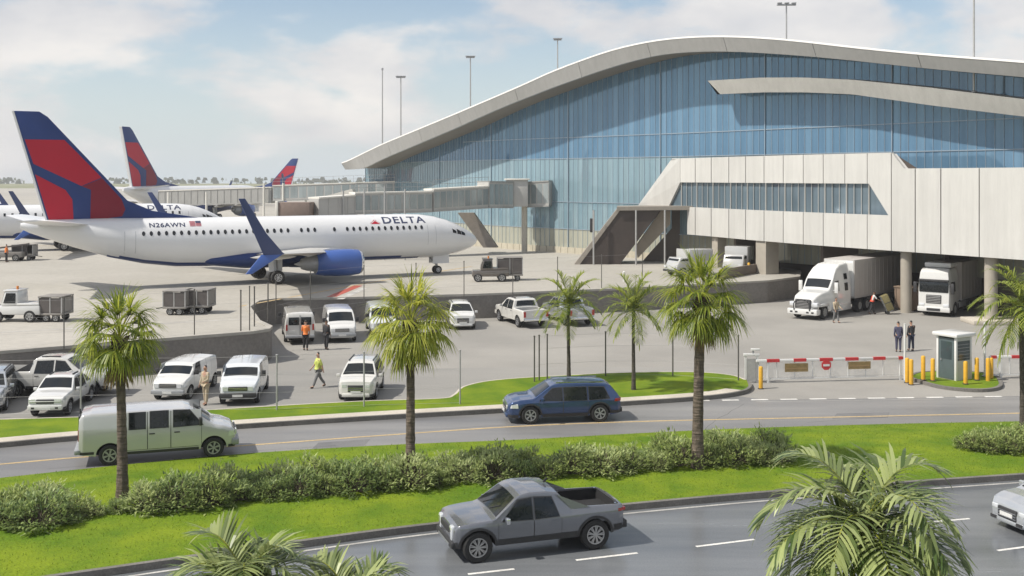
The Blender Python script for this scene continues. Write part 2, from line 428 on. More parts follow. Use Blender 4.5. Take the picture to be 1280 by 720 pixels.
def raised(name, poly, z, m, kerb_w=0.16, kerb_mat=M_kerb):
    """grass island: lawn sheet inside a stone kerb"""
    n = len(poly)
    area = sum(poly[i][0]*poly[(i+1)%n][1]-poly[(i+1)%n][0]*poly[i][1] for i in range(n))
    if area < 0: poly = poly[::-1]
    inner = []
    for i in range(n):
        a = Vector(poly[i-1]); b = Vector(poly[i]); c = Vector(poly[(i+1)%n])
        t = ((b-a).normalized()+(c-b).normalized())
        t = t.normalized() if t.length > 1e-6 else (b-a).normalized()
        inner.append((b.x-t.y*kerb_w, b.y+t.x*kerb_w))
    mb = MB()
    for i in range(n):
        j = (i+1) % n
        p, q, r_, s_ = poly[i], poly[j], inner[j], inner[i]
        mb.add([(*p,0),(*q,0),(*q,z),(*p,z),(*s_,z),(*r_,z),(*s_,0),(*r_,0)], [(0,1,2,3),(3,2,5,4),(4,5,7,6)])
    k = mb.build('kerb', kerb_mat); k['kind'] = 'structure'
    g = flat_poly(name, inner, z-0.02, m)
    return inner, g
med_poly = [tuple(p) for p in kerbN]+[tuple(p) for p in medF][::-1]
# the median: a tall dark kerb on the near road side, a flush edge on the far road
mb = MB(); kin = offset(kerbN, 0.17)
for (p,q,r_,s_) in zip(kerbN, kerbN[1:], kin[1:], kin):
    mb.add([(*p,0),(*q,0),(*q,.2),(*p,.2),(*s_,.2),(*r_,.2),(*s_,0),(*r_,0)], [(0,1,2,3),(3,2,5,4),(4,5,7,6)])
mb.build('median_kerb', M_kerb)['kind'] = 'structure'
med_in = list(kin)+[tuple(p) for p in medF][::-1]
fl = [(*p, 0.19) for p in kin]
# lawn surface: falls a little from the kerb to the far road
def resample(P, n):
    d = [0]
    for a, b in zip(P, P[1:]): d.append(d[-1]+(Vector(b)-Vector(a)).length)
    out = []
    for k in range(n):
        s = d[-1]*k/(n-1); i = max(j for j in range(len(d)) if d[j] <= s+1e-9); i = min(i, len(P)-2)
        t = (s-d[i])/max(1e-9, d[i+1]-d[i]); out.append((lerp(P[i][0],P[i+1][0],t), lerp(P[i][1],P[i+1][1],t)))
    return out
ra, rb = resample(kin, 120), resample(medF, 120)
def lawn_z(t): return 0.185+0.16*math.sin(math.pi*t)*(1-t*0.3)-0.165*t
NT = 9
rows = [[(lerp(a[0],b[0],k/NT), lerp(a[1],b[1],k/NT), lawn_z(k/NT)) for a, b in zip(ra, rb)] for k in range(NT+1)]
o = MB().grid(rows).build('lawn', M_grass, smooth=60); o['kind'] = 'structure'
def lawn_at(X, Y):
    """height of the median lawn under a point"""
    best, bt = 1e9, 0
    for a, b in zip(ra[20:100], rb[20:100]):
        v = Vector((b[0]-a[0], b[1]-a[1])); t = max(0,min(1,((X-a[0])*v.x+(Y-a[1])*v.y)/v.length_squared))
        d = (Vector((X,Y))-Vector(a)-v*t).length
        if d < best: best, bt = d, t
    return lawn_z(bt)
# far side: kerb, pale walk, grass strip swelling into an island at the gate
mb = MB(); K1 = kerbF; K2 = offset(K1, 0.16)
for (p,q,r_,s_) in zip(K1, K1[1:], K2[1:], K2):
    mb.add([(*p,0),(*q,0),(*q,.2),(*p,.2),(*s_,.2),(*r_,.2),(*s_,0),(*r_,0)], [(0,1,2,3),(3,2,5,4),(4,5,7,6)])
mb.build('far_kerb', M_kerb)['kind'] = 'structure'
K3 = offset(K1, 0.95)
nW = len(K1)-14
o = MB().strip([(*p,.192) for p in K2[:nW]], [(*p,.192) for p in K3[:nW-1]]+[(*K2[nW-1],.192)]).build('pavement', M_walk); o['kind'] = 'structure'
isl_top = catmull(pts([(0,529),(150,524),(300,514.5),(450,506),(548,502.5),(566,498),(580,487),(620,479),(700,473.5),(790,469.5),(870,469),(915,473),(933,479)]), 6)
isl_top = [(K1[0][0], K1[0][1]+2.2)]+isl_top
isl = [tuple(p) for p in K3[:nW-1]]+[tuple(p) for p in K2[nW-1:]]+isl_top[::-1]
flat_poly('verge_lawn', isl, 0.18, M_grass)
# low kerb where the island meets the car park
mb = MB(); q2 = offset(isl_top, -0.12)
for (p,q,r_,s_) in zip(isl_top, isl_top[1:], q2[1:], q2):
    mb.add([(*p,0),(*q,0),(*q,.185),(*p,.185),(*s_,.185),(*r_,.185)], [(0,1,2,3),(3,2,5,4)])
mb.build('island_kerb', M_walk)['kind'] = 'structure'
# guard island
gi = catmull(pts([(1133,474),(1150,468),(1195,467),(1240,470),(1253,481),(1248,488),(1222,490.5),(1180,487),(1150,480)]), 5)[:-1]
raised('guard_island', gi, 0.16, M_grass, 0.18)

M_seal = ground_mat('tar_seal', (0.10,0.10,0.10), (0.15,0.148,0.145), 1.0, 0.7, 20, 0.15, 0)
M_patch = ground_mat('asphalt_patch', (0.135,0.135,0.137), (0.19,0.188,0.185), 0.5, 0.7, 20, 0.12, 0.15)
rg_ = random.Random(4)
def crack(P, n=3, w=.022, z=.0062):
    Q = []
    for a, b in zip(P, P[1:]):
        for k in range(n):
            t = k/n; Q.append((lerp(a[0],b[0],t)+rg_.uniform(-.06,.06), lerp(a[1],b[1],t)+rg_.uniform(-.06,.06)))
    ribbon('tar_seam', Q+[P[-1]], w, z, M_seal)
crack(pts([(60,586),(200,575),(330,563),(420,557)]),5); crack(pts([(520,538),(640,531),(760,525)]),6)
crack(pts([(880,536),(900,522),(930,505)]),4); crack(pts([(1010,528),(1120,521),(1240,519)]),6)
def patch(tab): flat_poly('asphalt_patch', pts(tab), .0062, M_patch)
patch([(388,563),(455,558),(463,549),(398,553.5)]); patch([(1040,523.8),(1110,522.2),(1112,515.5),(1046,517)])
# ------------------------------------------------------------------ raised apron and its retaining wall
W = [(-64,29.6),(-25.5,53.9),(-14.6,60.8),(-13.9,61.8),(-14.0,63.0),(-15.3,65.5),(-17.6,72.5),(-17.8,76),(-16.9,77.4),(-12.5,78),(-2.4,80.5),(8,84.3),(21.5,90.9),(25.2,94.6),(26.6,99.5)]
flat_poly('apron', W+[(30,112),(60,140),(140,300),(-260,300),(-260,-60)], AP, M_apron)
flat_poly('far_apron', [(140,300),(1590,1000),(1590,1590),(-1590,1590),(-1590,300),(-260,300)], AP, M_apron)
flat_poly('side_apron', [(-260,-60),(-260,300),(-1590,300),(-1590,-60)], AP, M_apron)
flat_poly('far_field', [(-1580,800),(1580,1010),(1580,1580),(-1580,1580)], AP+0.02, M_field)
flat_poly('taxiway', [(-1580,520),(550,520),(760,640),(-1580,640)], AP+0.01, ground_mat('taxiway_concrete',(0.30,0.29,0.26),(0.36,0.34,0.30),0.02,0.9,0.5,0.08,0))
t = thing('retaining_wall', (0,0,0), 0, 'long brown rendered retaining wall holding the apron above the car park', 'wall')
mb = MB(); Wi = offset(W, 0.3)
mb.strip([(*p,0) for p in W], [(*p,AP-0.1) for p in W])
mb.strip([(*p,0) for p in Wi], [(*p,AP-0.1) for p in Wi])
mb.build('wall', M_wall, t)
mb = MB(); Wo = offset(W, -0.04); Wj = offset(W, 0.34)
for z0, z1 in ((AP-0.1, AP+0.06),):
    mb.strip([(*p,z0) for p in Wo], [(*p,z1) for p in Wo]); mb.strip([(*p,z1) for p in Wo], [(*p,z1) for p in Wj]); mb.strip([(*p,z0) for p in Wj], [(*p,z1) for p in Wj]); mb.strip([(*p,z0) for p in Wo], [(*p,z0) for p in Wj])
mb.build('coping', M_conc, t)

# ------------------------------------------------------------------ terminal
TB = thing('terminal_building', (20,110,AP), 0, 'large glass airport terminal with sweeping curved roof and cream metal cladding', 'terminal')
def part(mb, name, m, **k):
    mb.v = [(x-20, y-110, z-AP) for x, y, z in mb.v]
    return mb.build(name, m, TB, **k)
G = catmull([(-23,170),(-11.5,149),(-1.9,133.5),(7,123.6),(17,112.5),(29.5,96.5),(42,80),(52,66.5),(60,56)], 16)
dd = [0]
for a, b in zip(G, G[1:]): dd.append(dd[-1]+(Vector(b)-Vector(a)).length)
GL = dd[-1]
def gpt(s):
    """point and outward normal of the glass wall at length s"""
    s = max(0, min(GL-1e-6, s)); i = max(0, min(len(G)-2, next((j for j in range(len(dd)-1) if dd[j+1] > s), len(G)-2)))
    t = (s-dd[i])/(dd[i+1]-dd[i]); a, b = Vector(G[i]), Vector(G[i+1]); d = (b-a).normalized()
    return a+(b-a)*t, Vector((d.y, -d.x)) if d.y < 0 else Vector((-d.y, d.x))
roof_lo = [(432,212),(455,211),(480,198),(580,156),(632,132),(700,106),(740,92),(762,84),(825,67),(887,63.5),(937,65),(1020,71),(1060,75),(1160,86),(1280,96.5),(1500,116)]
roof_up = [(432,205.5),(435,204),(480,182),(590,137),(670,102),(700,88),(740,74),(762,65),(825,51),(887,46.5),(950,48),(1020,54.5),(1060,60),(1160,70),(1280,79),(1500,97)]
OV = 4.0
NS = 84
ST = []
for k in range(NS+1):
    s = GL*k/NS; p, n = gpt(s); e = p+n*OV; x = imx(e.x, e.y)
    zl, zu = zat(interp(roof_lo, x), e.y), zat(interp(roof_up, x), e.y)
    ST.append([s, p, n, e, x, zl, zu])
for key in (5, 6):          # smooth the two edges
    for _ in range(4):
        zz = [q[key] for q in ST]
        for k in range(1, NS): ST[k][key] = 0.25*zz[k-1]+0.5*zz[k]+0.25*zz[k+1]
def roofz(s):
    f = s/GL*NS; k = min(NS-1, int(f)); return lerp(ST[k][5], ST[k+1][5], f-k)
BD = 30.0     # depth of the hall behind the glass
M_roof = streak_mat('roof_metal', (0.40,0.40,0.39), .42, .07, .2)
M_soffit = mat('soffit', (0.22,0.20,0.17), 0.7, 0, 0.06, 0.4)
M_rooftop = mat('roof_top', (0.70,0.69,0.66), 0.5, 0, 0.05, 0.3)
# first station pushed out beyond the end of the glass: the roof's tip
d0 = (Vector(G[0])-Vector(G[1])).normalized()
ends = [(e-d0*1.6 if k == 0 else e) for k, (_,_,_,e,_,_,_) in enumerate(ST)]
lo = [(e.x, e.y, q[5]) for e, q in zip(ends, ST)]
up = [(e.x-q[2].x*0.35*0, e.y, q[6]) for e, q in zip(ends, ST)]
inn = [(q[1].x-q[2].x*0.6+(-d0.x*.5 if k==0 else 0), q[1].y-q[2].y*0.6+(-d0.y*.5 if k==0 else 0), q[5]+0.25) for k, q in enumerate(ST)]
up_o = [(e.x+q[2].x*0.55, e.y+q[2].y*0.55, q[6]) for e, q in zip(ends, ST)]
topb = [(q[1].x-q[2].x*BD, q[1].y-q[2].y*BD, q[6]-0.6) for q in ST]
botb = [(q[1].x-q[2].x*BD, q[1].y-q[2].y*BD, q[6]-1.6) for q in ST]
step = 6
for k0 in range(0, NS, step):            # fascia in long folded sheets, with a joint between them
    mb = MB(); k1 = min(NS, k0+step)
    L0, U0 = [Vector(p) for p in lo[k0:k1+1]], [Vector(p) for p in up_o[k0:k1+1]]
    dj = (L0[1]-L0[0]).normalized()*0.05
    L0[0] = L0[0]+dj; U0[0] = U0[0]+dj
    B0 = [Vector((p.x-q[2].x*0.3, p.y-q[2].y*0.3, p.z)) for p, q in zip(L0, ST[k0:k1+1])]
    T0 = [Vector((p.x-q[2].x*0.9, p.y-q[2].y*0.9, p.z+0.02)) for p, q in zip(U0, ST[k0:k1+1])]
    mb.rings([[a, b, c, d] for a, b, c, d in zip(L0, U0, T0, B0)])
    part(mb, 'fascia', M_roof, smooth=30)
mb = MB(); mb.strip([Vector(p)-q[2].to_3d()*0.25+Vector((0,0,.06)) for p, q in zip(lo, ST)], inn); part(mb, 'soffit', M_soffit, smooth=40)
mb = MB(); U1 = [Vector(p)-q[2].to_3d()*0.7+Vector((0,0,.09)) for p, q in zip(up_o, ST)]
mb.rings([[a, b, c, d] for a, b, c, d in zip(U1, topb, botb, [Vector(p)+Vector((0,0,.5)) for p in inn])])
part(mb, 'roof', M_rooftop, smooth=40)

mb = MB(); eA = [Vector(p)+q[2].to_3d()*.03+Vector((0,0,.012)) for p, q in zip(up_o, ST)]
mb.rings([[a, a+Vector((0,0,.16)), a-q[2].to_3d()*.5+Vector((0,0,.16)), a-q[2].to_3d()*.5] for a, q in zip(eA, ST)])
part(mb, 'roof_glint_strip', mat('roof_glint_white', (0.78,0.77,0.74), .4))  # added white strip, painted stand-in for the roof top catching the sun
# curtain wall: cream plinth, then bays of tall panes between fins
def glass_mat(name, c1, c2, tint=0.35, rough=0.06):
    m = bpy.data.materials.new(name); m.use_nodes = True
    nt = m.node_tree; N = nt.nodes; L = nt.links; b = N['Principled BSDF']
    ge = N.new('ShaderNodeNewGeometry'); cr = N.new('ShaderNodeValToRGB')
    cr.color_ramp.elements[0].color = (*c1,1); cr.color_ramp.elements[1].color = (*c2,1)
    L.new(ge.outputs['Random Per Island'], cr.inputs[0])
    tc = N.new('ShaderNodeTexCoord'); mp = N.new('ShaderNodeMapping'); mp.inputs['Scale'].default_value = (1.3,1.3,0.05)
    nz = N.new('ShaderNodeTexNoise'); nz.inputs['Scale'].default_value = 1.6; nz.inputs['Detail'].default_value = 5
    L.new(tc.outputs['Object'], mp.inputs['Vector']); L.new(mp.outputs[0], nz.inputs['Vector'])
    mr = N.new('ShaderNodeMapRange'); mr.inputs[1].default_value = .3; mr.inputs[2].default_value = .7; mr.inputs[3].default_value = .87; mr.inputs[4].default_value = 1.13
    L.new(nz.outputs['Fac'], mr.inputs[0])
    mx = N.new('ShaderNodeMix'); mx.data_type = 'RGBA'; mx.blend_type = 'MULTIPLY'; mx.inputs[0].default_value = 1
    L.new(cr.outputs[0], mx.inputs[6]); L.new(mr.outputs[0], mx.inputs[7]); L.new(mx.outputs[2], b.inputs['Base Color'])
    b.inputs['Roughness'].default_value = rough; b.inputs['Metallic'].default_value = tint; b.inputs['Specular IOR Level'].default_value = 0.6
    n2 = N.new('ShaderNodeTexNoise'); n2.inputs['Scale'].default_value = 0.35; n2.inputs['Detail'].default_value = 2
    L.new(tc.outputs['Object'], n2.inputs['Vector'])
    bp = N.new('ShaderNodeBump'); bp.inputs['Strength'].default_value = 0.06; bp.inputs['Distance'].default_value = 0.3
    L.new(n2.outputs['Fac'], bp.inputs['Height']); L.new(bp.outputs[0], b.inputs['Normal'])
    return m
M_cw = glass_mat('curtain_wall_glass', (0.10,0.205,0.32), (0.145,0.26,0.375), 0.25, .04)
M_cwlow = glass_mat('lower_glass_reflection_tone', (0.19,0.295,0.35), (0.235,0.335,0.38), 0.15, .04)  # lighter base colour paints in the pale reflection on the lower storeys
M_strip = glass_mat('strip_window_glass', (0.10,0.145,0.18), (0.14,0.19,0.225), 0.25)
M_fin = mat('glazing_fin', (0.30,0.37,0.43), 0.4, 0.3, 0.05, 0.5)
M_findark = mat('glazing_frame', (0.05,0.065,0.08), 0.5, 0.2, 0.05, 0.5)
M_plinth = ground_mat('plinth_panel', (0.40,0.37,0.29), (0.48,0.44,0.35), 0.2, 0.7, 4, 0.06, 0)
ZP = 2.5
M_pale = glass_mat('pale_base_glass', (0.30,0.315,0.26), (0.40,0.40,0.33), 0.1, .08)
NB = 62
P3 = lambda p, z: (p.x, p.y, z)
for k in range(NB):
    s0, s1 = GL*k/NB, GL*(k+1)/NB
    mb = MB(); fb = MB()
    nfin = 3
    for j in range(nfin):
        a0, a1 = lerp(s0,s1,j/nfin), lerp(s0,s1,(j+1)/nfin)
        p0, n0 = gpt(a0); p1, n1 = gpt(a1)
        zt0, zt1 = roofz(a0)+0.22, roofz(a1)+0.22
        # one pane per storey, each tilted by a hair as real panes are
        lv = [ZP, 4.6, 7.7, 12.7, 15.1, 99]
        for za, zb in zip(lv, lv[1:]):
            if za >= min(zt0, zt1): break
            jx = random.uniform(-.004,.004); jy = random.uniform(-.004,.004)
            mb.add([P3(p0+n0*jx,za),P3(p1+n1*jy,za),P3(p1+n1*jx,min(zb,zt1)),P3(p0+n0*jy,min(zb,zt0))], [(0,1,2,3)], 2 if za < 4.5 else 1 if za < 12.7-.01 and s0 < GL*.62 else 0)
        d = (p1-p0).normalized()
        big = (j == 0 and k % 6 == 0)
        w = 0.09 if big else 0.035; dp = 0.12 if big else 0.04
        c = [p0-d*w/2, p0+d*w/2, p0+d*w/2+n0*dp, p0-d*w/2+n0*dp]
        fb.hexa([P3(q,ZP) for q in c], [P3(q,zt0-.03) for q in c], 0)
    zmin = min(roofz(s0), roofz(s1))
    for zz in (4.6, 7.7, 12.7, 15.1):
        if zz < zmin-0.5:
            p0, n0 = gpt(s0); p1, n1 = gpt(s1)
            c = [p0+n0*.01, p1+n1*.01, p1+n1*.07, p0+n0*.07]
            fb.hexa([P3(q,zz-.04) for q in c], [P3(q,zz+.04) for q in c], 0)
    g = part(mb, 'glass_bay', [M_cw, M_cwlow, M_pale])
    f = part(fb, 'mullion', M_fin); f.parent = g
    if gpt(s0)[0].x < 22:
        pb = MB()
        for j in range(2):
            a0, a1 = lerp(s0,s1,j/2)+.03, lerp(s0,s1,(j+1)/2)-.03
            p0, n0 = gpt(a0); p1, n1 = gpt(a1)
            c = [p0-n0*.1, p1-n1*.1, p1+n1*.12, p0+n0*.12]
            pb.hexa([P3(q,AP) for q in c], [P3(q,ZP) for q in c])
        part(pb, 'plinth_panel', M_plinth)
# back of the hall so that no light leaks through it
mb = MB(); mb.strip([P3(q[1]-q[2]*1.2, 0) for q in ST], [P3(q[1]-q[2]*1.2, q[5]) for q in ST])
for q in (ST[0], ST[-1]):
    mb.add([P3(q[1]-q[2]*1.2,0), P3(q[1]-q[2]*BD,0), P3(q[1]-q[2]*BD,q[5]), P3(q[1]-q[2]*1.2,q[5])], [(0,1,2,3)])
part(mb, 'inner_wall', M_brown)

# eyebrow canopy over the glass on the right
br_up = [(882,101),(950,97),(1000,96.8),(1060,99.5),(1160,109.5),(1280,124.5),(1500,154)]
br_lo = [(891,117.5),(950,115),(1000,115),(1060,117.5),(1160,131.5),(1280,146),(1500,174)]
rg = []
for k in range(200):
    s = GL*k/199; p, n = gpt(s); e = p+n*3.0; x = imx(e.x, e.y)
    if x < 880 or x > 1600: continue
    rg.append([P3(p+n*2.4, zat(interp(br_lo,max(x,884)), e.y)), P3(e, zat(interp(br_up,max(x,884)), e.y)), P3(p+n*.05, zat(interp(br_up,max(x,884)), e.y)+.12), P3(p+n*.05, zat(interp(br_lo,max(x,884)), e.y)+.3)])
a = Vector(rg[1][0])-Vector(rg[0][0])
rg[0][0] = tuple(Vector(rg[0][0])+a.normalized()*1.1); rg[0][1] = tuple(Vector(rg[0][1]))
mb = MB().rings(rg); part(mb, 'eyebrow_canopy', M_cream, smooth=30)
EYE = rg

# cream box over the loading dock
BX = catmull([(3,124.5),(11,115.6),(17.3,108.8),(21.6,99),(25.4,91.3),(29.2,84.8),(35.4,74.7),(41,65.5),(47,55.5)], 10)
def box_pt(x, extra=0.0):
    """plan point of the box front under image column x"""
    k = (x-CX)/F
    for (a, b) in zip(BX, BX[1:]):
        fa, fb_ = a[0]-k*a[1], b[0]-k*b[1]
        if fa <= 0 <= fb_:
            t = fa/(fa-fb_); d = (Vector(b)-Vector(a)).normalized(); n = Vector((d.y,-d.x))
            p = Vector(a)+(Vector(b)-Vector(a))*t
            return p+n*extra, n
    d = (Vector(BX[-1])-Vector(BX[-2])).normalized(); p = Vector(BX[-1]); n = Vector((d.y,-d.x))
    return p+d*(x-imx(*BX[-1]))*0.03+n*extra, n
ZB, ZT, ZT2 = 4.8, 12.45, 11.2
def face_poly(pl, back=0.22, fr=0.0):
    """polygon of (image column, z) on the box front, given thickness inwards"""
    fp, bp = [], []
    for x, z in pl:
        p, n = box_pt(x); fp.append((p.x+n.x*fr, p.y+n.y*fr, z)); bp.append((p.x-n.x*back, p.y-n.y*back, z))
    m = len(pl)
    return fp, bp, [tuple(range(m)), tuple(range(2*m-1,m-1,-1))]+[(i,m+i,m+(i+1)%m,(i+1)%m) for i in range(m)]
M_clad = streak_mat('cladding_cream', (0.57,0.562,0.53), .42, .07, .15)
J = [850,869,889,911,932,955,979,1004,1029,1056,1084,1114,1144,1176,1224,1287,1372,1480]
ZW1 = lambda x: 10.02 if x < 1086 else lerp(10.02, 7.55, (x-1086)/25)     # top of the strip window, sloping off at its right end
ZW0 = 7.55
def topz(x): return ZT if x <= 1114 else ZT2 if x >= 1130 else lerp(ZT, ZT2, (x-1114)/16)
g_ = 0.8
for a, b in zip(J, J[1:]):
    x0, x1 = a+g_/2*(1 if a < 1100 else 1.6), b-g_/2*(1 if a < 1100 else 1.6)
    lows = []
    if a < 1084:
        polys = [[(x0,10.02),(x1,10.02),(x1,ZT),(x0,ZT)], [(x0,ZB),(x1,ZB),(x1,ZW0),(x0,ZW0)]]
        if a < 865: polys[1][0] = (859,ZB); polys[1][3] = (859,ZW0)
    elif a == 1084:
        polys = [[(x0,ZB),(x1,ZB),(x1,ZT),(x0,ZT),(x0,10.02),(1086,10.02),(1110.5,ZW0),(x0,ZW0)]]
    elif a == 1114:
        polys = [[(x0,ZB),(x1,ZB),(x1,ZT2),(1130,ZT2),(x0,ZT)]]
    else:
        polys = [[(x0,ZB),(x1,ZB),(x1,ZT2),(x0,ZT2)]]
    for pl in polys:
        v, bk, f = face_poly(pl)
        mb = MB().add(v+bk, f); part(mb, 'cladding_panel', M_clad)
    if a < 1100:
        gx1 = min(b, 1111)
        pl = [(a,ZW0-.05),(gx1,ZW0-.05),(min(b,1084.5),10.07),(a,10.07)] if a < 1084 else [(a,ZW0-.05),(1112,ZW0-.05),(1086,10.1),(a,10.1)]
        fp, bp, f = face_poly(pl, 0.5, -0.30)
        mb = MB()
        for q in range(3 if a < 1084 else 1):
            if a < 1084:
                xa, xb = lerp(a,b,q/3), lerp(a,b,(q+1)/3)
                v, bk, f = face_poly([(xa,ZW0-.05),(xb,ZW0-.05),(xb,10.07),(xa,10.07)], 0.5, -0.28-0.02*random.random())
            else: v, bk = fp, bp
            mb.add(v+bk, f)
        wnd = part(mb, 'window', M_strip)
        fb = MB()
        for q in range(3 if a < 1084 else 1):
            xa = lerp(a,b,q/3); p, n = box_pt(xa)
            fb.bar((p.x-n.x*.2,p.y-n.y*.2,ZW0), (p.x-n.x*.2,p.y-n.y*.2,10.02), 0.035 if q else 0.09, 0.06)
        part(fb, 'window_bar', M_cream).parent = wnd
# slanted left end of the box coming down as the hood of the stair
v, bk, f = face_poly([(840,ZT),(850,ZT),(850,10.02),(835.5,7.5),(797,7.5)], 0.5)
part(MB().add(v+bk, f), 'stair_hood', M_clad)
v, bk, f = face_poly([(850,10.02),(850,7.5),(835.5,7.5)], 0.5, -0.28)
part(MB().add(v+bk, f), 'window', M_strip)
# underside, inner closing wall and top of the box
xs = [797]+J+[1560]
A = [box_pt(x) for x in xs]
xs2 = [859]+J[1:]
A2 = [box_pt(x) for x in xs2]
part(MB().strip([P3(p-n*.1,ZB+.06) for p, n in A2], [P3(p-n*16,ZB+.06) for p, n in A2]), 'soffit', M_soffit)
part(MB().strip([P3(p-n*.6,ZB+.06) for p, n in A2], [P3(p-n*.6,topz(x)-.15) for (p, n), x in zip(A2,xs2)]), 'inner_wall', M_brown)
for sel in ([797]+[x for x in J if x <= 1114], [1114,1130], [1130]+[x for x in J if x > 1140]+[1560]):
    Q = [box_pt(x) for x in sel]
    part(MB().strip([P3(p-n*.02,topz(x)-.08) for (p, n), x in zip(Q,sel)], [P3(p-n*.62,topz(x)-.08) for (p, n), x in zip(Q,sel)]), 'box_roof', M_rooftop)
# loading dock: back wall, bay walls, columns
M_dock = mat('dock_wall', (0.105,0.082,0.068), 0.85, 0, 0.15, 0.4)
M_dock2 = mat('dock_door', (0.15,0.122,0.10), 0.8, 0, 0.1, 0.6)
D = [box_pt(x) for x in (845,905,960,1000,1060,1130,1200,1290,1400)]
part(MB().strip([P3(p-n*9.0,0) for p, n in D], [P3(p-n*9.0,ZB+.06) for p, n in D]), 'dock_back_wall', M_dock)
for x, d0_, d1_ in ((905,1.2,9),(1003,2.2,9),(1131,5,9),(1290,4,9)):
    p, n = box_pt(x); d = Vector((n.y,-n.x))
    c = [p-n*d0_-d*.15, p-n*d0_+d*.15, p-n*d1_+d*.15, p-n*d1_-d*.15]
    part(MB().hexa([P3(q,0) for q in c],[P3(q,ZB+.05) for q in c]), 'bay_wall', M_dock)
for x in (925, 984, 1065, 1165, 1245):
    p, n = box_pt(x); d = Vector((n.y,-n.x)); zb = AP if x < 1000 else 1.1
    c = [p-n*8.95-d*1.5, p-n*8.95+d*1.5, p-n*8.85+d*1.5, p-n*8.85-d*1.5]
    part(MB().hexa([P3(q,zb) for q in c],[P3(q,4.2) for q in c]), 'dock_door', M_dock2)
M_pill = mat('pillar_concrete', (0.34,0.31,0.26), 0.8, 0, 0.1, 0.8)
for x, zb, w, rnd in ((889,AP,.5,0),(949,AP,.72,0),(1123,0,.42,1),(1229,0,.45,1),(1345,0,.45,1)):
    p, n = box_pt(x); p = p-n*0.9; d = Vector((n.y,-n.x)); mb = MB()
    if rnd: mb.tube((p.x,p.y,zb),(p.x,p.y,ZB+.05),w,n=20)
    else:
        c = [p-n*w-d*w, p-n*w+d*w, p+n*w+d*w, p+n*w-d*w]; mb.hexa([P3(q,zb) for q in c],[P3(q,ZB+.05) for q in c])
    part(mb, 'column', M_pill, smooth=40)
    if x == 1229:
        mb = MB().box(p.x-1.7,p.x+2.2,p.y-1.1,p.y+1.3,0,.32); part(mb, 'column_footing', M_walk, bevel=.05)
# stair enclosure on the apron side: dark stepped flight under a thin landing roof
def st(x, y, Y): return ((x-CX)/F*Y, Y, zat(y, Y))
Yf, Yb = 108.3, 112.0
pl = [st(724,331.5,Yf), st(774,263,Yf), st(826,263,Yf), st(774,331.5,Yf)]
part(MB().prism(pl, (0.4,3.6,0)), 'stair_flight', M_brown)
part(MB().prism([st(718,330.0,Yf-.1), st(724,331.5,Yf-.1), st(775,263,Yf-.1), st(771,261.5,Yf-.1)], (0.4,3.8,0)), 'stair_rail_wall', mat('rail_wall',(0.30,0.27,0.23),.7))
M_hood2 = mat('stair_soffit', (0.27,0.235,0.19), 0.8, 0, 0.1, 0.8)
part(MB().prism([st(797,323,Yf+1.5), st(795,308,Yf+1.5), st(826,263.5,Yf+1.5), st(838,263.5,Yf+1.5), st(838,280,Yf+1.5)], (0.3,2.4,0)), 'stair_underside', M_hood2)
c0, c1, c2, c3 = st(771,258.5,Yf-.3), st(866,257.5,Yf-.3), st(866,262.5,Yf-.3), st(771,263.2,Yf-.3)
part(MB().prism([c0,c1,c2,c3], (0.5,4.4,0)), 'landing_roof', mat('landing_edge',(0.26,0.235,0.20),.7))
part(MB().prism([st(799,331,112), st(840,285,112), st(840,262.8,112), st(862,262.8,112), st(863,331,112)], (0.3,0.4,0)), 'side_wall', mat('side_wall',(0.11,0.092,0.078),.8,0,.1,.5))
for x in (742,795,831):
    a = st(x,331,Yf-.6); part(MB().tube((a[0],a[1],AP),(a[0],a[1],AP+5.45),.09,n=10), 'post', M_galv)
# ramp strip and low parapet by the dock
mb = MB(); q = [gp(905,349,AP), gp(975,336.5,AP)]
t = thing('parapet_wall', (q[0][0],q[0][1],AP), 0, 'low dark parapet wall on the dock platform beside the concrete pillars', 'wall')
dv = Vector(q[1])-Vector(q[0]); nn = Vector((-dv.y,dv.x)).normalized()*.25
tag(t); mb.hexa([(0,0,0),(dv.x,dv.y,0),(dv.x+nn.x,dv.y+nn.y,0),(nn.x,nn.y,0)],[(0,0,.85),(dv.x,dv.y,.85),(dv.x+nn.x,dv.y+nn.y,.85),(nn.x,nn.y,.85)])
mb.build('wall', M_dock2, t, bevel=.03)

# ------------------------------------------------------------------ jet bridges and walkway
M_jb = mat('bridge_grey', (0.33,0.33,0.315), 0.6, 0.1, 0.08, 0.6)
M_jb2 = mat('bridge_pale', (0.42,0.415,0.395), 0.6, 0.1, 0.08, 0.6)
M_jbw = mat('bridge_white', (0.66,0.64,0.58), 0.5, 0.0, 0.05, 0.6)
M_jbg = glass_mat('bridge_glass', (0.20,0.24,0.25), (0.36,0.40,0.40), 0.2, 0.10)
def beam_box(mb, p, q, w, h0, h1, mi=0):
    """box tunnel from p to q (floor points), width w, from h0 to h1 above the floor"""
    p, q = Vector(p), Vector(q); d = (q-p); n = Vector((-d.y, d.x, 0)).normalized()*w/2
    return mb.hexa([p-n+Vector((0,0,h0)), q-n+Vector((0,0,h0)), q+n+Vector((0,0,h0)), p+n+Vector((0,0,h0))],
                   [p-n+Vector((0,0,h1)), q-n+Vector((0,0,h1)), q+n+Vector((0,0,h1)), p+n+Vector((0,0,h1))], mi)
B0 = Vector((0.6,126,0)); t = thing('jet_bridge', (B0.x,B0.y,AP), 0, 'long telescopic jet bridge with grey tunnel reaching left behind the nearest airliner', 'jet bridge')
def rel(x, y, Y): v = st(x, y, Y); return Vector((v[0]-B0.x, v[1]-B0.y, v[2]-AP))
rt = MB(); c = rel(647,258,126)
rt.box(c.x-1.35,c.x+1.2,-1.3,1.3,c.z,c.z+3.05); rt.build('rotunda', M_jb2, t, bevel=.08)
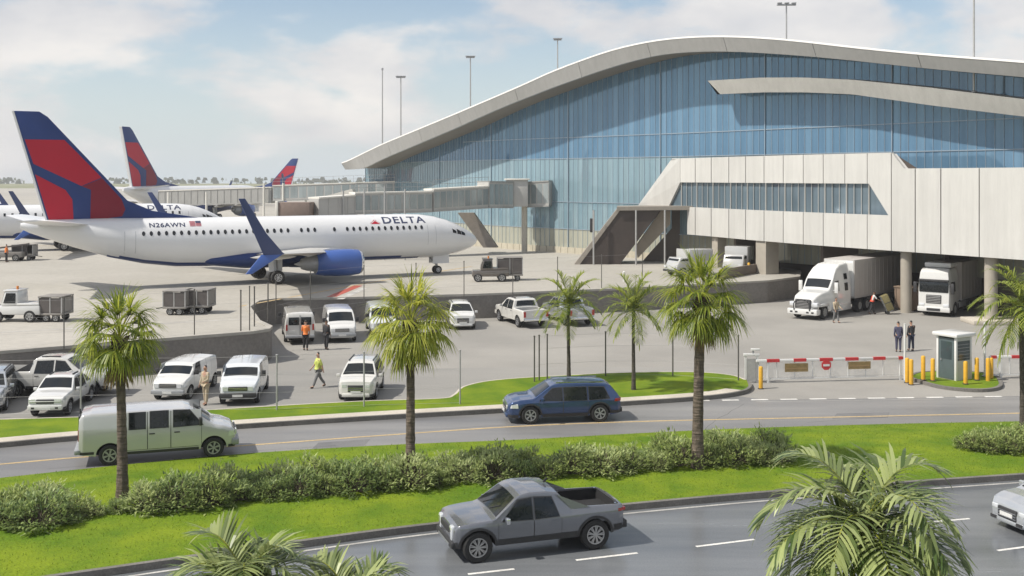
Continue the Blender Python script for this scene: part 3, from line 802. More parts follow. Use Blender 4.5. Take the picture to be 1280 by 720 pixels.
MB().box(c.x-1.55,c.x+1.4,-1.5,1.5,c.z+3.05,c.z+3.25).build('rotunda_roof', M_jbw, t, bevel=.05)
MB().tube((c.x+.8,0,0),(c.x+.8,0,c.z),.34,n=16).build('column', mat('bridge_column',(0.46,0.43,0.36),.7), t, smooth=40)
MB().prism([rel(680,316,127.5), rel(696,316,127.5), rel(690,228,127.5), rel(681,228,127.5)], (.2,1.2,0)).build('pylon', M_jb, t)
# glazed link to the hall
def tunnel(name, p, q, w, h, body, roofm, glaze=None, rail=False):
    o = MB(); beam_box(o, p, q, w, 0, h)
    d = (q-p); nrm = Vector((d.y,-d.x,0)).normalized()
    if nrm.y > 0: nrm = -nrm
    if not glaze:
        nb = max(3, int(d.length/1.1))
        for i in range(nb+1):
            a_ = p+d*(i/nb)+nrm*(w/2+.01); o.bar(a_+Vector((0,0,.05)), a_+Vector((0,0,h-.05)), .06, .09)
    o = o.build(name, body, t)
    r_ = MB(); beam_box(r_, p, q, w+.16, h+.004, h+.16); r_.build('tunnel_roof', roofm, o)
    f_ = MB(); beam_box(f_, p, q, w+.10, -.18, -.004); f_.build('tunnel_floor', M_jb, o)
    if glaze:
        g = MB(); nb = glaze
        for i in range(nb):
            a_, b_ = p+d*((i+.08)/nb)+nrm*(w/2+.02), p+d*((i+.92)/nb)+nrm*(w/2+.02)
            g.add([a_+Vector((0,0,.25)), b_+Vector((0,0,.25)), b_+Vector((0,0,h-.2)), a_+Vector((0,0,h-.2))], [(0,1,2,3)])
        g.build('window_band', M_jbg, o)
    if rail:
        g = MB(); m_ = int(d.length/1.5)
        for hh in (.5, 1.0): g.bar(p+nrm*(w/2)+Vector((0,0,h+.16+hh)), q+nrm*(w/2)+Vector((0,0,h+.16+hh)), .04, .04)
        for i in range(m_+1):
            a_ = p+d*(i/m_)+nrm*(w/2); g.bar(a_+Vector((0,0,h+.1)), a_+Vector((0,0,h+1.18)), .04, .04)
        g.build('roof_rail', M_galv, o)
    return o
tunnel('glazed_link', rel(660,257.5,127.2), rel(690,256,126.0), 2.0, 2.7, M_jb2, M_jb, 4)
tunnel('glazed_walkway', rel(604,258,123.5), rel(634,258,125.5), 2.4, 2.75, M_jb2, M_jb, 5)
tunnel('tunnel', rel(536,262.5,119.8), rel(604,258,123.5), 2.4, 2.2, M_jb2, M_jbw, 9, True)
tunnel('tunnel', rel(440,265.5,116.0), rel(536,263,119.8), 2.2, 2.0, M_jb2, M_jbw, 10, True)
tunnel('tunnel', rel(392,270,112.8), rel(440,266,116.0), 2.0, 1.8, M_jb2, M_jbw)
c = rel(370,272,111.5)
MB().box(c.x-1.55,c.x+1.65,-14.5-1.3,-14.5+1.3,c.z,c.z+1.6).build('cab', mat('cab_brown',(0.20,0.15,0.125),.7), t, bevel=.06)
MB().box(c.x-1.85,c.x-1.56,-14.5-1.4,-14.5+1.4,c.z-.1,c.z+1.75).build('cab_hood', M_jbw, t, bevel=.05)
MB().tube((c.x+2.6,-13.8,0),(c.x+2.6,-13.8,c.z),.22,n=12).build('leg', M_galv, t, smooth=40)
MB().tube((c.x+.6,-14.5,0),(c.x+.6,-14.5,c.z),.22,n=12).build('leg', M_galv, t, smooth=40)
for xa, xb in ((572,600),(596,612)):
    MB().prism([rel(xa,266,124.2), rel(xa+20,266,124.2), rel(xa+50,309.5,124.2), rel(xa+32,309.5,124.2)], (.1,1.0,0)).build('stair', mat('bridge_stair',(0.25,0.22,0.19),.75,0,.2,1.2), t) if xa == 572 else None
for x, yt in ((458,236),(483,233),(508,236),(432,238)):
    a_ = rel(x,262,115.5); MB().tube((a_.x,a_.y-1.6,0),(a_.x,a_.y-1.6,rel(x,yt,115.5).z),.09,n=8).build('post', M_galv, t, smooth=40)

# raised walkway at the far left end of the hall
B0 = Vector((-30,165,0)); t = thing('elevated_walkway', (B0.x,B0.y,AP), 0, 'pale raised walkway on columns running left from the low end of the terminal', 'walkway')
tunnel('tunnel', rel(345,250,163), rel(560,243,160), 3.0, 2.1, M_jb2, M_jbw, 20, True)
tunnel('tunnel', rel(205,256,168), rel(345,252,163), 3.0, 2.1, M_jb, M_jbw)
for x in (215,262,333,357,385,420,470,520):
    a_ = rel(x,252,163); MB().tube((a_.x,a_.y-1.7,0),(a_.x,a_.y-1.7,rel(x,229 if x>300 else 240,163).z),.16,n=10).build('column', M_jbw, t, smooth=40)
MB().prism([rel(385,251,150), rel(440,236,150), rel(442,241,150), rel(392,256,150)], (.1,2.2,0)).build('ramp_roof', M_jbw, t)
# ------------------------------------------------------------------ road vehicles
def paint(name, col, metal=0.0, rough=0.22): return mat(name, col, rough, metal, 0.03, 1.2, coat=1.0)
class Body:
    """vehicle shell as a function: x forward, y left, z up, origin on the ground midway between the axles"""
    def __init__(s, top, belt, wid, sill, wheels, Ra, tumble=0.30, low=0.05, edge=0.07, crown=0.04, bed=None):
        s.top, s.belt, s.wid, s.sill, s.wheels, s.Ra = top, belt, wid, sill, wheels, Ra
        s.tumble, s.low, s.edge, s.crown, s.bed = tumble, low, edge, crown, bed
    def zt(s, x): return interp(s.top, x)
    def w(s, x, z):
        b = min(interp(s.belt, x), s.zt(x)); base = interp(s.wid, x); z0 = interp(s.sill, x)
        if z <= b:
            u = (b-z)/max(.2, b-z0)
            return base-s.low*u*u+0.012*math.sin(math.pi*u)
        return base-s.tumble*(z-b)-0.05*(z-b)**2
    def zb(s, x):
        z = interp(s.sill, x)
        for c, r in s.wheels:
            if abs(x-c) < s.Ra: z = max(z, r+math.sqrt(s.Ra**2-(x-c)**2)*0.97)
        return z
    def side(s, x, z, off=0.0, sy=1): return (x, sy*(s.w(x, z)+off), z)
    def topp(s, x, f, off=0.0):
        """point on roof, bonnet or screen: f from -1 (right) to 1 (left)"""
        zt = s.zt(x); wt = max(.05, s.w(x, zt-s.edge)-s.edge*0.55)
        z = zt+s.crown*(1-f*f)
        dz = (s.zt(x+.03)-s.zt(x-.03))/.06; n = Vector((-dz,0,1)).normalized()
        return (x+n.x*off, f*wt, z+n.z*off)
    def mesh(s):
        xs = set(p[0] for p in s.top) | set(p[0] for p in s.belt) | set(p[0] for p in s.wid)
        x0, x1 = s.top[0][0], s.top[-1][0]
        n = int((x1-x0)/0.09); xs |= set(x0+(x1-x0)*k/n for k in range(n+1))
        for c, r in s.wheels:
            for k in range(13): xs.add(c-s.Ra*math.cos(math.pi*k/12))
            xs |= {c-s.Ra-.004, c+s.Ra+.004}
        xs = sorted(x for x in xs if x0-1e-6 <= x <= x1+1e-6)
        X = [xs[0]]
        for x in xs[1:]:
            if x-X[-1] > 0.003: X.append(x)
        X[-1] = x1
        if s.bed: X = sorted(set(X)|{s.bed[0]-.002,s.bed[0]+.03,s.bed[1]-.03,s.bed[1]+.002})
        KL, KU = 6, 5
        prof = []
        for x in X:
            zt = s.zt(x); zb = min(s.zb(x), zt-s.edge-.02); b = min(interp(s.belt,x), zt-s.edge)
            b = max(b, zb+.01)
            half = []
            for k in range(KL+1):
                z = lerp(zb, b, k/KL); half.append((s.w(x,z), z))
            for k in range(1, KU+1):
                z = lerp(b, zt-s.edge, k/KU); half.append((s.w(x,z), z))
            wt = half[-1][0]; r = s.edge
            half.append((wt-r*.16, zt-r*.38)); half.append((wt-r*.55, zt))
            if s.bed and s.bed[0] < x < s.bed[1]:
                wt2 = wt-r*.55
                half += [(wt2-.05, zt), (wt2-.06, s.bed[2]), (wt2*.5, s.bed[2]), (0, s.bed[2])]
            else:
                wt2 = wt-r*.55
                half += [(wt2*f, zt+s.crown*(1-f*f)) for f in (.85,.6,.3,0)]
            prof.append([(x, y, z) for y, z in half]+[(x,-y,z) for y, z in half[-2::-1]])
        mb = MB().rings(prof, close=False, caps=False)
        nP = len(prof[0]); h = nP//2
        for pr in (prof[0], prof[-1]):       # front and rear panels
            mb.grid([[pr[k] for k in range(h+1)], [(pr[k][0], 0, pr[k][2]) for k in range(h+1)], [pr[nP-1-k] for k in range(h+1)]])
        return mb
    def quad_side(s, mb, q, sy, off=0.01, nx=6, nz=4, mi=0):
        """quad of (x,z) corners: rear-low, front-low, front-high, rear-high"""
        rows = []
        for j in range(nz+1):
            row = []
            for i in range(nx+1):
                a, b = i/nx, j/nz
                x = lerp(lerp(q[0][0],q[1][0],a), lerp(q[3][0],q[2][0],a), b); z = lerp(lerp(q[0][1],q[1][1],a), lerp(q[3][1],q[2][1],a), b)
                row.append(s.side(x, z, off, sy))
            rows.append(row)
        mb.grid(rows, mi)
    def patch_top(s, mb, xa, xb, fa, fb, off=0.012, nx=6, nf=8, mi=0):
        """band across the car from x=xa (half width fa) to x=xb (half width fb)"""
        mb.grid([[s.topp(lerp(xa,xb,i/nx), lerp(-1,1,j/nf)*lerp(fa,fb,i/nx), off) for j in range(nf+1)] for i in range(nx+1)], mi)
    def end_patch(s, mb, front, y0, y1, z0, z1, th=0.03, mi=0):
        x = s.top[-1][0] if front else s.top[0][0]; d = th if front else -th
        mb.box(min(x-.02*(1 if front else -1),x+d), max(x-.02*(1 if front else -1),x+d), y0, y1, z0, z1, mi)

def add_wheel(root, x, y, r, w=0.24, spokes=5, rimm=None, hub=0.62, tyre=None):
    s = 1 if y > 0 else -1
    mb = MB(); o = s*w/2
    mb.lathe([(r*hub,-o),(r*.90,-o*1.0),(r*.985,-o*.8),(r,-o*.4),(r,o*.4),(r*.985,o*.8),(r*.90,o),(r*(hub+.03),o*.98),(r*hub,o*.8),(r*hub,-o)], 'y', (x, y, r), 28)
    t = mb.build('wheel', tyre or M_black, root, smooth=35)
    rb = MB(); rr = r*hub
    rb.lathe([(rr,-o),(rr*1.01,o*.92),(rr*.9,o*.86),(rr*.88,o*.25),(rr*.2,o*.25),(0.001,o*.25)], 'y', (x,y,r), 24, mi=1)
    for k in range(spokes):
        a = 2*math.pi*k/spokes+.3
        for da in (-.11,.11):
            p = (x+math.cos(a)*rr*.12, y+o*.80, r+math.sin(a)*rr*.12); q = (x+math.cos(a+da)*rr*.96, y+o*.78, r+math.sin(a+da)*rr*.96)
            rb.bar(p, q, rr*.13, .03)
    rb.lathe([(rr*.24,o*.5),(rr*.24,o*.86),(0.001,o*.9)], 'y', (x,y,r), 14)
    rb.lathe([(rr*1.0,o*.8),(rr*1.02,o*.96),(rr*.90,o*.94),(rr*.88,o*.7)], 'y', (x,y,r), 24)
    ri = rb.build('rim', [rimm or M_alloy, M_plastic], root, smooth=35)
    ri.parent = t
    return t

def finish(root, B, P, half, xw, r, ww=.24, spokes=5, rimm=None, track=None, hub=.62):
    """underbody, doors and four wheels"""
    if hasattr(B, 'doors'): doors(root, B, P)
    x0, x1 = B.top[0][0]+.12, B.top[-1][0]-.15
    wu = min(interp(B.wid, x0), interp(B.wid, x1), half)-ww-.05
    MB().box(x0, x1, -wu, wu, B.sill[0][1]*0.75, B.sill[0][1]+.42).build('underbody', M_under, root)
    mb = MB()
    for x in xw: mb.tube((x,-half+.1,r),(x,half-.1,r),r*.22,n=10)
    mb.build('axle', M_under, root)
    for x in xw:
        for sy in (1,-1): add_wheel(root, x, sy*((track or half)-ww/2-.01), r, ww, spokes, rimm, hub)

def mirrors(root, B, x, z, m, size=(.12,.20,.17)):
    for sy in (1,-1):
        p = B.side(x, z, 0, sy); mb = MB()
        mb.box(x-size[0]/2, x+size[0]/2, *sorted((p[1]+sy*.04, p[1]+sy*(.04+size[1]))), z, z+size[2])
        mb.box(x-.03, x+.03, *sorted((p[1]-sy*.03, p[1]+sy*.06)), z+.02, z+.07)
        mb.build('wing_mirror', m, root, bevel=.03)
def side_win(B, q, sy, root, g=.028):
    cx = sum(p[0] for p in q)/4; cz = sum(p[1] for p in q)/4
    grow = [(x+(g if x > cx else -g), z+(g if z > cz else -g)) for x, z in q]
    mb = MB(); B.quad_side(mb, q, sy, .013); w_ = mb.build('side_window', M_glass, root, smooth=60)
    mb = MB(); B.quad_side(mb, grow, sy, .008); mb.build('window_frame', M_plastic, w_, smooth=60)
def handles(root, B, xs, z, m, sides=(1,-1)):
    B.handle = (xs, z, m)
def seams(root, B, xs, z0, z1, sides=(1,-1), paint=None):
    """doors between the cuts xs: each a panel of its own with a dark gap round it and its handle"""
    B.doors = (xs, z0, z1)
def doors(root, B, P):
    xs, z0, z1 = B.doors; hx_, hz_, hm = B.handle; g = .014
    xs = sorted(xs)
    for sy in (1,-1):
        for a, b in zip(xs, xs[1:]):
            if b-a < .4: continue
            X = [a, a+g]+[lerp(a+g,b-g,k/8) for k in range(1,8)]+[b-g, b]; Z = [z0, z0+g]+[lerp(z0+g,z1-g,k/6) for k in range(1,6)]+[z1-g, z1]
            mb = MB(); n = len(X)
            vs = []
            for z in Z:
                for x in X:
                    zz = max(z, B.zb(x)+.01) if z < z1 else z
                    vs.append(B.side(x, zz, .005, sy))
            mb.v = vs
            for j in range(len(Z)-1):
                for i in range(n-1):
                    mb.f.append((j*n+i,j*n+i+1,(j+1)*n+i+1,(j+1)*n+i)); mb.m.append(1 if i in (0,n-2) or j == 0 else 0)
            d = mb.build('door', [P, M_plastic], root, smooth=40)
            for x in hx_:
                if a-.02 <= x < b-.1:
                    h = MB(); B.quad_side(h, [(x,hz_),(x+.20,hz_),(x+.20,hz_+.045),(x,hz_+.045)], sy, .025, 2, 1); h.build('door_handle', hm, d)
def cladding(root, B, h, m=M_plastic, arch=True, aw=.06):
    for sy in (1,-1):
        xs = sorted(B.wheels)
        lo, hi = B.top[0][0]+.03, B.top[-1][0]-.03
        cuts = [lo]
        for c, r in xs: cuts += [c-B.Ra-aw, c+B.Ra+aw]
        cuts.append(hi)
        for a, b in zip(cuts[::2], cuts[1::2]):
            mb = MB(); z0 = max(interp(B.sill,a), interp(B.sill,b)); B.quad_side(mb, [(a,z0),(b,z0),(b,z0+h),(a,z0+h)], sy, .012, 6, 2)
            mb.build('sill_trim', m, root, smooth=40)
        if arch:
            for c, r in xs:
                rows = [[], []]
                for k in range(17):
                    a = math.pi*k/16
                    for q, rad in enumerate((B.Ra-.01, B.Ra+aw)):
                        x = c-rad*math.cos(a); z = max(r+rad*.97*math.sin(a), interp(B.sill, x)); x = max(lo-.02,min(hi+.02,x))
                        rows[q].append(B.side(x, z, .014, sy))
                MB().grid(rows).build('arch_trim', m, root, smooth=40)
def wellshade(root, B, half):
    """dark liners inside the wheel arches"""
    mb = MB()
    for c, r in B.wheels:
        for sy in (1,-1):
            rows = [[],[]]
            for k in range(13):
                a = math.pi*k/12; x = c-(B.Ra-.002)*math.cos(a); z = r+(B.Ra-.002)*.97*math.sin(a)
                rows[0].append((x, sy*(B.w(x,z)-.015), z)); rows[1].append((x, sy*(half-.55), z))
            mb.grid(rows)
    mb.build('wheel_arch', M_under, root, smooth=40)

# ---- grey electric pickup, five seats
def modern_pickup(loc, rz, label):
    P = paint('graphite_paint', (0.185,0.193,0.215), 0.5, 0.22)
    root = thing('pickup_truck', loc, rz, label, 'pickup truck')
    top = [(-2.60,1.05),(-2.58,1.18),(-2.5,1.20),(-1.02,1.25),(-0.98,1.27),(-0.62,1.67),(-.3,1.72),(.2,1.73),(.45,1.69),(.60,1.62),(1.22,1.16),(1.34,1.12),(1.7,1.10),(2.1,1.06),(2.27,1.02),(2.36,.92),(2.38,.72)]
    B = Body(top, [(-2.7,1.06),(.9,1.02),(2.7,.94)], [(-2.60,.90),(-2.45,.97),(-1,1.0),(1.5,1.0),(2.0,.98),(2.22,.93),(2.34,.86),(2.38,.80)],
             [(-2.7,.52),(-2.2,.42),(2.2,.42),(2.7,.40)], [(-1.725,.42),(1.725,.42)], .50, tumble=.30, bed=(-2.5,-1.05,.75))
    B.mesh().build('body', P, root, smooth=32, doubles=True)
    wellshade(root, B, 1.0)
    mb = MB(); B.patch_top(mb, 1.20, .62, .93, .90); mb.build('windscreen', M_glass, root, smooth=60)
    mb = MB(); B.patch_top(mb, -.95, -.66, .82, .82); mb.build('rear_window', M_glass, root, smooth=60)
    for sy in (1,-1):
        for q in ([(.16,1.06),(1.04,1.08),(.54,1.56),(.16,1.60)], [(-.62,1.08),(.08,1.06),(.08,1.60),(-.42,1.57)]):
            side_win(B, q, sy, root)
    for sy in (1,-1):     # sail panel behind the cab
        mb = MB(); mb.prism([(-.58,sy*.84,1.64),(-.74,sy*.86,1.45),(-1.55,sy*.90,1.22),(-1.0,sy*.90,1.20)], (0,sy*.05,0)); mb.build('sail_panel', P, root)
    cladding(root, B, .17); seams(root, B, [-.70,.12,1.16], .55, 1.02); handles(root, B, [-.62,.24], .92, P)
    mirrors(root, B, .94, 1.04, M_chrome)
    mb = MB()
    for a in (-.62,.62): pass
    MB().box(2.32,2.41,-.70,.70,.72,.90).build('grille', M_plastic, root, bevel=.02)
    for sy in (1,-1):
        mb = MB(); mb.box(2.28,2.42,*sorted((sy*.46,sy*.72)),.58,.98); mb.build('headlight', M_lamp, root, bevel=.05)
        mb = MB(); mb.box(2.38,2.425,*sorted((sy*.52,sy*.64)),.62,.93); mb.build('lamp_lens', M_chrome, root, bevel=.04)
        mb = MB(); mb.box(-2.66,-2.58,*sorted((sy*.55,sy*.91)),1.02,1.10); mb.build('tail_light', M_red, root); mb = MB(); B.quad_side(mb,[(-2.6,1.02),(-2.42,1.02),(-2.42,1.10),(-2.6,1.10)],sy,.012,2,1); mb.build('corner_lamp', M_red, root)
    MB().box(2.30,2.45,-.84,.84,.40,.58).build('bumper', M_plastic, root, bevel=.04)
    MB().box(2.42,2.465,-.55,.55,.43,.50).build('skid_plate', M_alloy, root, bevel=.015)
    MB().box(-2.74,-2.58,-.88,.88,.50,.72).build('rear_bumper', M_plastic, root, bevel=.04)
    MB().box(-2.48,-1.07,-.83,.83,.755,.77).box(-2.475,-1.075,.81,.835,.77,1.19).box(-2.475,-1.075,-.835,-.81,.77,1.19).box(-2.49,-2.465,-.81,.81,.77,1.19).box(-1.085,-1.06,-.81,.81,.77,1.19).build('bed_liner', M_under, root)
    for y in (-.45,.25): MB().bar(B.topp(1.17,y,.02), B.topp(.95,y+.42,.025), .02, .015).build('wiper', M_plastic, root)
    MB().bar((-.5,0,1.76),(-.62,0,1.86),.03,.06).build('aerial', M_plastic, root)
    for x in (-2.4,-1.2):
        for sy in (1,-1): MB().bar((x,sy*.82,1.20),(x,sy*.74,1.20),.05,.04).build('tie_down', M_chrome, root)
    finish(root, B, P, 1.0, [-1.725,1.725], .42, .28, 9, mat('bronze_rim',(0.42,0.42,0.42),.3,.8))
    return root

# ---- wagon shaped family car / tall estate
def wagon(loc, rz, label, P, name='sport_utility_car', L=5.0, Hh=1.74, half=.98, r=.385, cat='car', blunt=0.0, rails=True, front_lamps=True, group=None, rimm=None, clad=.13):
    root = thing(name, loc, rz, label, cat, group)
    k = L/5.0; z = Hh/1.74; b = blunt
    top = [(-2.45*k,.95*z),(-2.43*k,1.05*z),(-2.36*k,1.18*z),(-2.02*k-.15*b,1.60*z),(-1.85*k-.2*b,1.68*z),(-1.0*k,1.735*z),(0,1.74*z),(.45*k,1.69*z),(.62*k,1.62*z),(1.30*k+.05*b,1.16*z),(1.42*k+.05*b,1.11*z),(1.9*k,1.07*z+.06*b),(2.25*k,.98*z+.08*b),(2.42*k,.86*z+.12*b),(2.48*k,.66*z)]
    B = Body(top, [(-2.6*k,1.03*z),(1.0*k,.98*z),(2.6*k,.86*z)], [(-2.45*k,half-.16),(-2.3*k,half-.06),(-1.8*k,half-.01),(1.4*k,half),(2.0*k,half-.03),(2.3*k,half-.10),(2.42*k,half-.2),(2.48*k,half-.3)],
             [(-2.6*k,.40),(-2*k,.30),(2*k,.28),(2.6*k,.27)], [(-1.52*k,r),(1.50*k,r)], r+.07, tumble=.36)
    B.mesh().build('body', P, root, smooth=32, doubles=True); wellshade(root, B, half)
    mb = MB(); B.patch_top(mb, 1.27*k+.05*b, .64*k, .93, .90); mb.build('windscreen', M_glass, root, smooth=60)
    mb = MB(); B.patch_top(mb, -2.34*k, -2.04*k-.15*b, .84, .80); mb.build('rear_window', M_glass, root, smooth=60)
    zw0, zw1 = 1.02*z, 1.56*z
    for sy in (1,-1):
        for q in ([(.12*k,zw0),(1.10*k,zw0+.03),(.52*k,zw1-.03),(.12*k,zw1)], [(-.95*k,zw0),(.04*k,zw0),(.04*k,zw1),(-.95*k,zw1)], [(-1.95*k,zw0+.05),(-1.05*k,zw0),(-1.05*k,zw1),(-1.72*k,zw1-.02)]):
            side_win(B, q, sy, root)
        mb = MB(); B.quad_side(mb, [(2.02*k,.72*z+.05*b),(2.36*k,.72*z+.05*b),(2.32*k,.86*z+.06*b),(2.04*k,.92*z+.06*b)], sy, .012); mb.build('corner_lamp', M_lamp, root); mb = MB()
        x = 2.44*k; mb.box(x-.05,x+.035,*sorted((sy*(half-.52),sy*(half-.28))),.68*z+.05*b,.80*z+.08*b); mb.build('headlight', M_lamp, root, smooth=50)
        mb = MB(); mb.box(-2.47*k,-2.40*k,*sorted((sy*(half-.42),sy*(half-.18))),.92*z,1.06*z); mb.build('tail_light', M_red, root); mb = MB(); B.quad_side(mb, [(-2.43*k,.92*z),(-2.15*k,.92*z),(-2.2*k,1.05*z),(-2.40*k,1.05*z)], sy, .012); mb.build('corner_lamp', M_red, root)
        if rails:
            mb = MB(); y = sy*(B.w(-.3,1.6*z)-.10)
            mb.bar((-1.7*k,y,1.75*z),(.35*k,y,1.76*z),.05,.045); mb.build('roof_rail', M_chrome if not b else M_plastic, root)
    cladding(root, B, clad); seams(root, B, [-1.0*k,.08*k,1.12*k], .45*z, 1.0*z); handles(root, B, [-.95*k,.18*k], .90*z, P)
    mirrors(root, B, 1.0*k, 1.02*z, P)
    x = 2.46*k
    MB().box(x-.05,x+.03,-.42,.42,.50*z,.76*z+.08*b).build('grille', M_plastic, root, bevel=.03)
    mb = MB()
    for q in (.3,.6): mb.box(x+.03,x+.045,-.40,.40,lerp(.5*z,.76*z+.08*b,q)-.012,lerp(.5*z,.76*z+.08*b,q)+.012)
    mb.build('grille_bar', M_chrome, root)
    MB().box(x-.1,x+.07,-half+.28,half-.28,.27,.44*z).build('bumper', P, root, bevel=.05)
    MB().box(x+.06,x+.08,-.26,.26,.46*z,.46*z+.11).build('number_plate', M_plate, root)
    MB().box(-2.54*k,-2.38*k,-half+.16,half-.16,.38,.62*z).build('rear_bumper', M_plastic, root, bevel=.05)
    MB().box(-2.50*k,-2.44*k,-.26,.26,.74*z,.85*z).build('number_plate', M_plate, root)
    finish(root, B, P, half, [-1.52*k,1.50*k], r, .24, 6, rimm)
    return root

# ---- full size van
def van(loc, rz, label, P, Lr=3.4, Lf=2.6, side_wins='cargo', group=None, xw=(-1.85,1.83), name='cargo_van', grey=True, hh=2.08):
    root = thing(name, loc, rz, label, 'van', group)
    half = 1.0; r = .38
    top = [(-Lr,hh-.45),(-Lr+.01,hh-.2),(-Lr+.10,hh-.06),(-Lr+.4,hh-.01),(-.6,hh),(.75,hh-.02),(.98,hh-.08),(1.10,hh-.17),(1.72,1.34),(1.84,1.26),(2.2,1.18),(2.5,1.06),(2.60,.94),(2.64,.70)]
    B = Body(top, [(-Lr,1.30),(1.3,1.24),(2.7,1.0)], [(-Lr,half-.07),(-Lr+.15,half-.01),(1.5,half),(2.1,half-.02),(2.45,half-.08),(2.6,half-.16),(2.64,half-.22)],
             [(-Lr,.45),(-2.3,.36),(2.0,.36),(2.7,.36)], [(xw[0],r),(xw[1],r)], r+.09, tumble=.115, edge=.12, crown=.05)
    B.mesh().build('body', P, root, smooth=32, doubles=True); wellshade(root, B, half)
    mb = MB(); B.patch_top(mb, 1.70, 1.12, .93, .90, .013); mb.build('windscreen', M_glass, root, smooth=60)
    sets = [[(.40,1.27),(1.44,1.30),(.95,1.84),(.40,1.86)]]
    if side_wins == 'crew': sets += [[(-.42,1.28),(.20,1.28),(.20,1.86),(-.42,1.86)], [(-1.15,1.28),(-.60,1.28),(-.60,1.85),(-1.15,1.85)]]
    if side_wins == 'full': sets += [[(-.85,1.28),(.28,1.28),(.28,1.86),(-.85,1.86)], [(-2.0,1.28),(-.95,1.28),(-.95,1.85),(-2.0,1.85)], [(-3.1,1.28),(-2.1,1.28),(-2.1,1.85),(-3.1,1.82)]]
    for sy in (1,-1):
        for q in sets:
            side_win(B, q, sy, root)
        mb = MB(); B.end_patch(mb, True, *sorted((sy*.50,sy*.76)), .78,.98, .03); mb.build('headlight', M_lamp, root); mb = MB(); B.quad_side(mb, [(2.36,.78),(2.60,.78),(2.58,.96),(2.38,.98)], sy, .012); mb.build('corner_lamp', M_lamp, root)
        mb = MB(); B.end_patch(mb, False, *sorted((sy*.80,sy*.92)), .95,1.35, .03); mb.build('tail_light', M_red, root)
        mb = MB(); B.end_patch(mb, False, *sorted((sy*.06,sy*.74)), 1.30,1.82, .02); mb.build('rear_window', M_glass, root, bevel=.02)
    seams(root, B, [.30,-.52,-1.28,1.40], .50, 1.86); handles(root, B, [.42,-.46], 1.05, M_plastic)
    cladding(root, B, .10, M_plastic if grey else P, arch=False)
    mirrors(root, B, 1.36, 1.30, M_plastic, (.12,.22,.28))
    MB().box(2.60,2.67,-.48,.48,.76,.98).build('grille', M_plastic, root, bevel=.02)
    mb = MB()
    for z in (.83,.91): mb.box(2.67,2.685,-.47,.47,z-.012,z+.012)
    mb.build('grille_bar', M_chrome, root)
    MB().box(2.50,2.76,-.93,.93,.42,.66).build('bumper', M_steel if grey else M_plastic, root, bevel=.05)
    MB().box(2.76,2.775,-.26,.26,.48,.60).build('number_plate', M_plate, root)
    MB().box(-Lr-.16,-Lr+.05,-.95,.95,.46,.64).build('rear_bumper', M_steel, root, bevel=.04)
    MB().box(-Lr-.025,-Lr+.02,-.012,.012,.66,1.95).build('door_gap', M_plastic, root)
    MB().box(-Lr-.03,-Lr+.02,.35,.75,.82,.96).build('number_plate', M_plate, root)
    finish(root, B, P, half, list(xw), r, .24, 6, M_galv)
    return root

